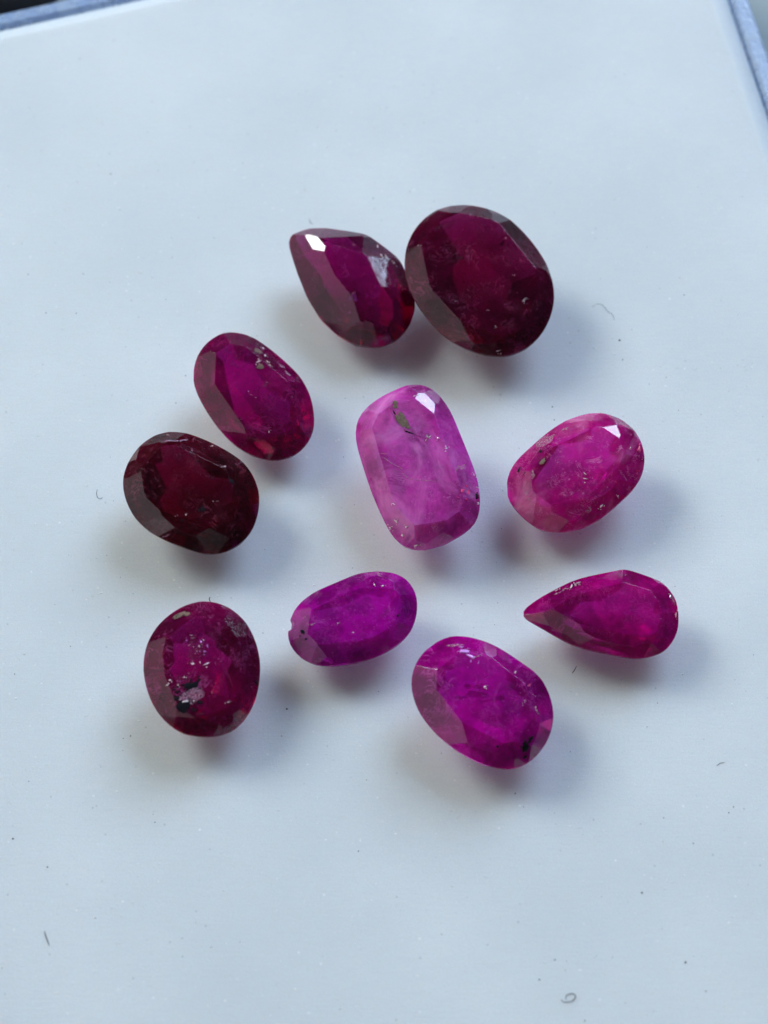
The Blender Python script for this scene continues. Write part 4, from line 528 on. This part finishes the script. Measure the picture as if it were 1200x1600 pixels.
def add_ruby(key, g):
    name, label, body, veil, absorb, dens, trans, vat, flaw = LOOK[key]
    me = faces_to_mesh(name, gem_faces(g))
    for bx, by, br in g['bites']:                       # shell shaped chips broken out of the girdle
        bm = bmesh.new()
        bmesh.ops.create_icosphere(bm, subdivisions=2, radius=br)
        bmesh.ops.translate(bm, verts=bm.verts, vec=(bx, by, .15))
        bmesh.ops.scale(bm, verts=bm.verts, vec=(1, 1, 2.2))
        tm = bpy.data.meshes.new('chip'); bm.to_mesh(tm); bm.free()
        a, b = bpy.data.objects.new('stone', me), bpy.data.objects.new('chip', tm)
        COL.objects.link(a); COL.objects.link(b)
        mod = a.modifiers.new('b', 'BOOLEAN'); mod.object = b; mod.operation = 'DIFFERENCE'; mod.solver = 'EXACT'
        dg = bpy.context.evaluated_depsgraph_get()
        me = bpy.data.meshes.new_from_object(a.evaluated_get(dg)); me.name = name
        bpy.data.objects.remove(a); bpy.data.objects.remove(b)
    me.materials.clear()
    o = obj(name, me, ruby_material(key + '_ruby', body, veil, absorb, dens, trans, vat, flaw, g['seed'] * 1.37))
    o.location = g['loc']
    o.rotation_euler = tilt_matrix(*g['tilt']).to_euler()
    tag(o, label, 'gemstone', GROUP)
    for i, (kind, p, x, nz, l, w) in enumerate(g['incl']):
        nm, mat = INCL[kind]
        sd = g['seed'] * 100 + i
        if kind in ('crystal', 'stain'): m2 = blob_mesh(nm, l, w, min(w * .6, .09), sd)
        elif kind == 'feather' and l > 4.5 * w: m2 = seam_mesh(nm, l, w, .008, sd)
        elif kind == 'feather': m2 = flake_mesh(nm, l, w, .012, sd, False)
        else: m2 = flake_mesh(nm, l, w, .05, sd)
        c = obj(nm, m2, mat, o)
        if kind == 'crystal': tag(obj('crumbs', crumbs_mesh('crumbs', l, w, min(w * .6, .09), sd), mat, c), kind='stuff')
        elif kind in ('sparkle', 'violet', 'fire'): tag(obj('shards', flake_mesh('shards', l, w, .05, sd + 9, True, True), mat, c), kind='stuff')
        X, Z = Vector(x).normalized(), Vector(nz).normalized()
        if kind in ('sparkle', 'violet', 'fire'):       # little broken faces and painted glints lie at every angle
            rr = random.Random(sd)
            Z = (Z + Vector((rr.uniform(-.35, .35), rr.uniform(-.35, .35), 0))).normalized()
        X = (X - Z * X.dot(Z)).normalized(); Y = Z.cross(X)
        c.location = p
        c.rotation_euler = Matrix((X, Y, Z)).transposed().to_euler()
    return o
for key, g in GEMS.items(): add_ruby(key, g)

# ------------------------------------------------------------------ fibres, specks and grains on the pad
def tube(name, pts, r):
    """thin round fibre through the points, thinner at its ends"""
    P = [Vector(p) for p in pts]
    fine = []
    for i in range(len(P) - 1):
        p0, p1, p2, p3 = P[max(0, i - 1)], P[i], P[i + 1], P[min(len(P) - 1, i + 2)]
        for k in range(6):
            t = k / 6
            fine.append(.5 * ((2 * p1) + (p2 - p0) * t + (2 * p0 - 5 * p1 + 4 * p2 - p3) * t * t + (3 * p1 - p0 - 3 * p2 + p3) * t ** 3))
    fine.append(P[-1])
    loops = []
    for i, p in enumerate(fine):
        d = (fine[min(i + 1, len(fine) - 1)] - fine[max(0, i - 1)]).normalized()
        s = d.cross(Vector((0, 0, 1))).normalized(); u = s.cross(d)
        k = r * (.55 + .45 * math.sin(math.pi * i / (len(fine) - 1)))
        loops.append([p + s * math.cos(a) * k + u * math.sin(a) * k for a in (j * math.pi / 3 for j in range(6))])
    return loops_mesh(name, loops)
FIBRE_LABEL = {
 'curl': 'curled dark fibre lying alone near the bottom edge of the pad',
 'hair': 'long thin wavy hair on the pad right of the largest oval ruby',
 'tick_left': 'short hooked fibre beside the darkest oval ruby',
 'bent': 'short bent dark fibre on the bare pad right of the lowest oval ruby',
 'splinter': 'straight grey sliver on the bare pad at lower left',
 'stub': 'tiny dark stub of fibre sticking out above the round ruby',
 'pear_fibre': 'short curved fibre just below the slim magenta pear ruby',
 'whisker': 'faint thin whisker above the raspberry pink oval ruby',
 'wisp': 'tiny hooked wisp above the dark pear ruby',
}
for key, (pts, r) in FIBRES.items():
    o = obj('fibre', tube('fibre', pts, r), M_FIBRE)
    tag(o, FIBRE_LABEL[key], 'fibre', 'stray fibres on the pad')

def scatter(name, mat, spots, label, cat, squash=.6):
    verts, faces = [], []
    for i, (x, y, r, lean) in enumerate(spots):
        rnd = random.Random(i + len(spots))
        rot = Matrix.Rotation(rnd.uniform(0, 6.28), 3, 'Z') @ Matrix.Rotation(lean, 3, 'X')
        b = len(verts)
        for v in ((1, 0, 0), (.3, .9, 0), (-.8, .5, 0), (-.7, -.6, 0), (.35, -.9, 0), (.1, 0, squash), (0, 0, -squash)):
            p = rot @ Vector([q * r * rnd.uniform(.75, 1.2) for q in v])
            verts.append((x + p.x, y + p.y, r * squash * .6 + p.z))
        for k in range(5):
            faces.append((b + k, b + (k + 1) % 5, b + 5)); faces.append((b + (k + 1) % 5, b + k, b + 6))
    me = bpy.data.meshes.new(name); me.from_pydata(verts, [], faces)
    return tag(obj(name, me, mat), label, cat, kind='stuff')
scatter('dust', M_DUST, [(x, y, r, 0.0) for x, y, r in SPECKS], 'scattered dark dust specks over the white pad', 'dust')
rnd = random.Random(5)
spots = []
while len(spots) < 900:
    x, y = rnd.uniform(-21, 21), rnd.uniform(-26, 27)
    spots.append((x, y, min(.065, .023 * rnd.paretovariate(2.6)), rnd.uniform(-.7, .7)))
scatter('grit', M_GLITTER, spots, 'tiny bright grains over the white pad, their sparkle painted white', 'grit', .45)
rnd = random.Random(11)
spots = [(rnd.uniform(-21, 21), rnd.uniform(-26, 26), rnd.uniform(.012, .028), 0.0) for i in range(170)]
scatter('fine_dust', M_DUST, spots, 'very fine dark dust over the white pad', 'dust')
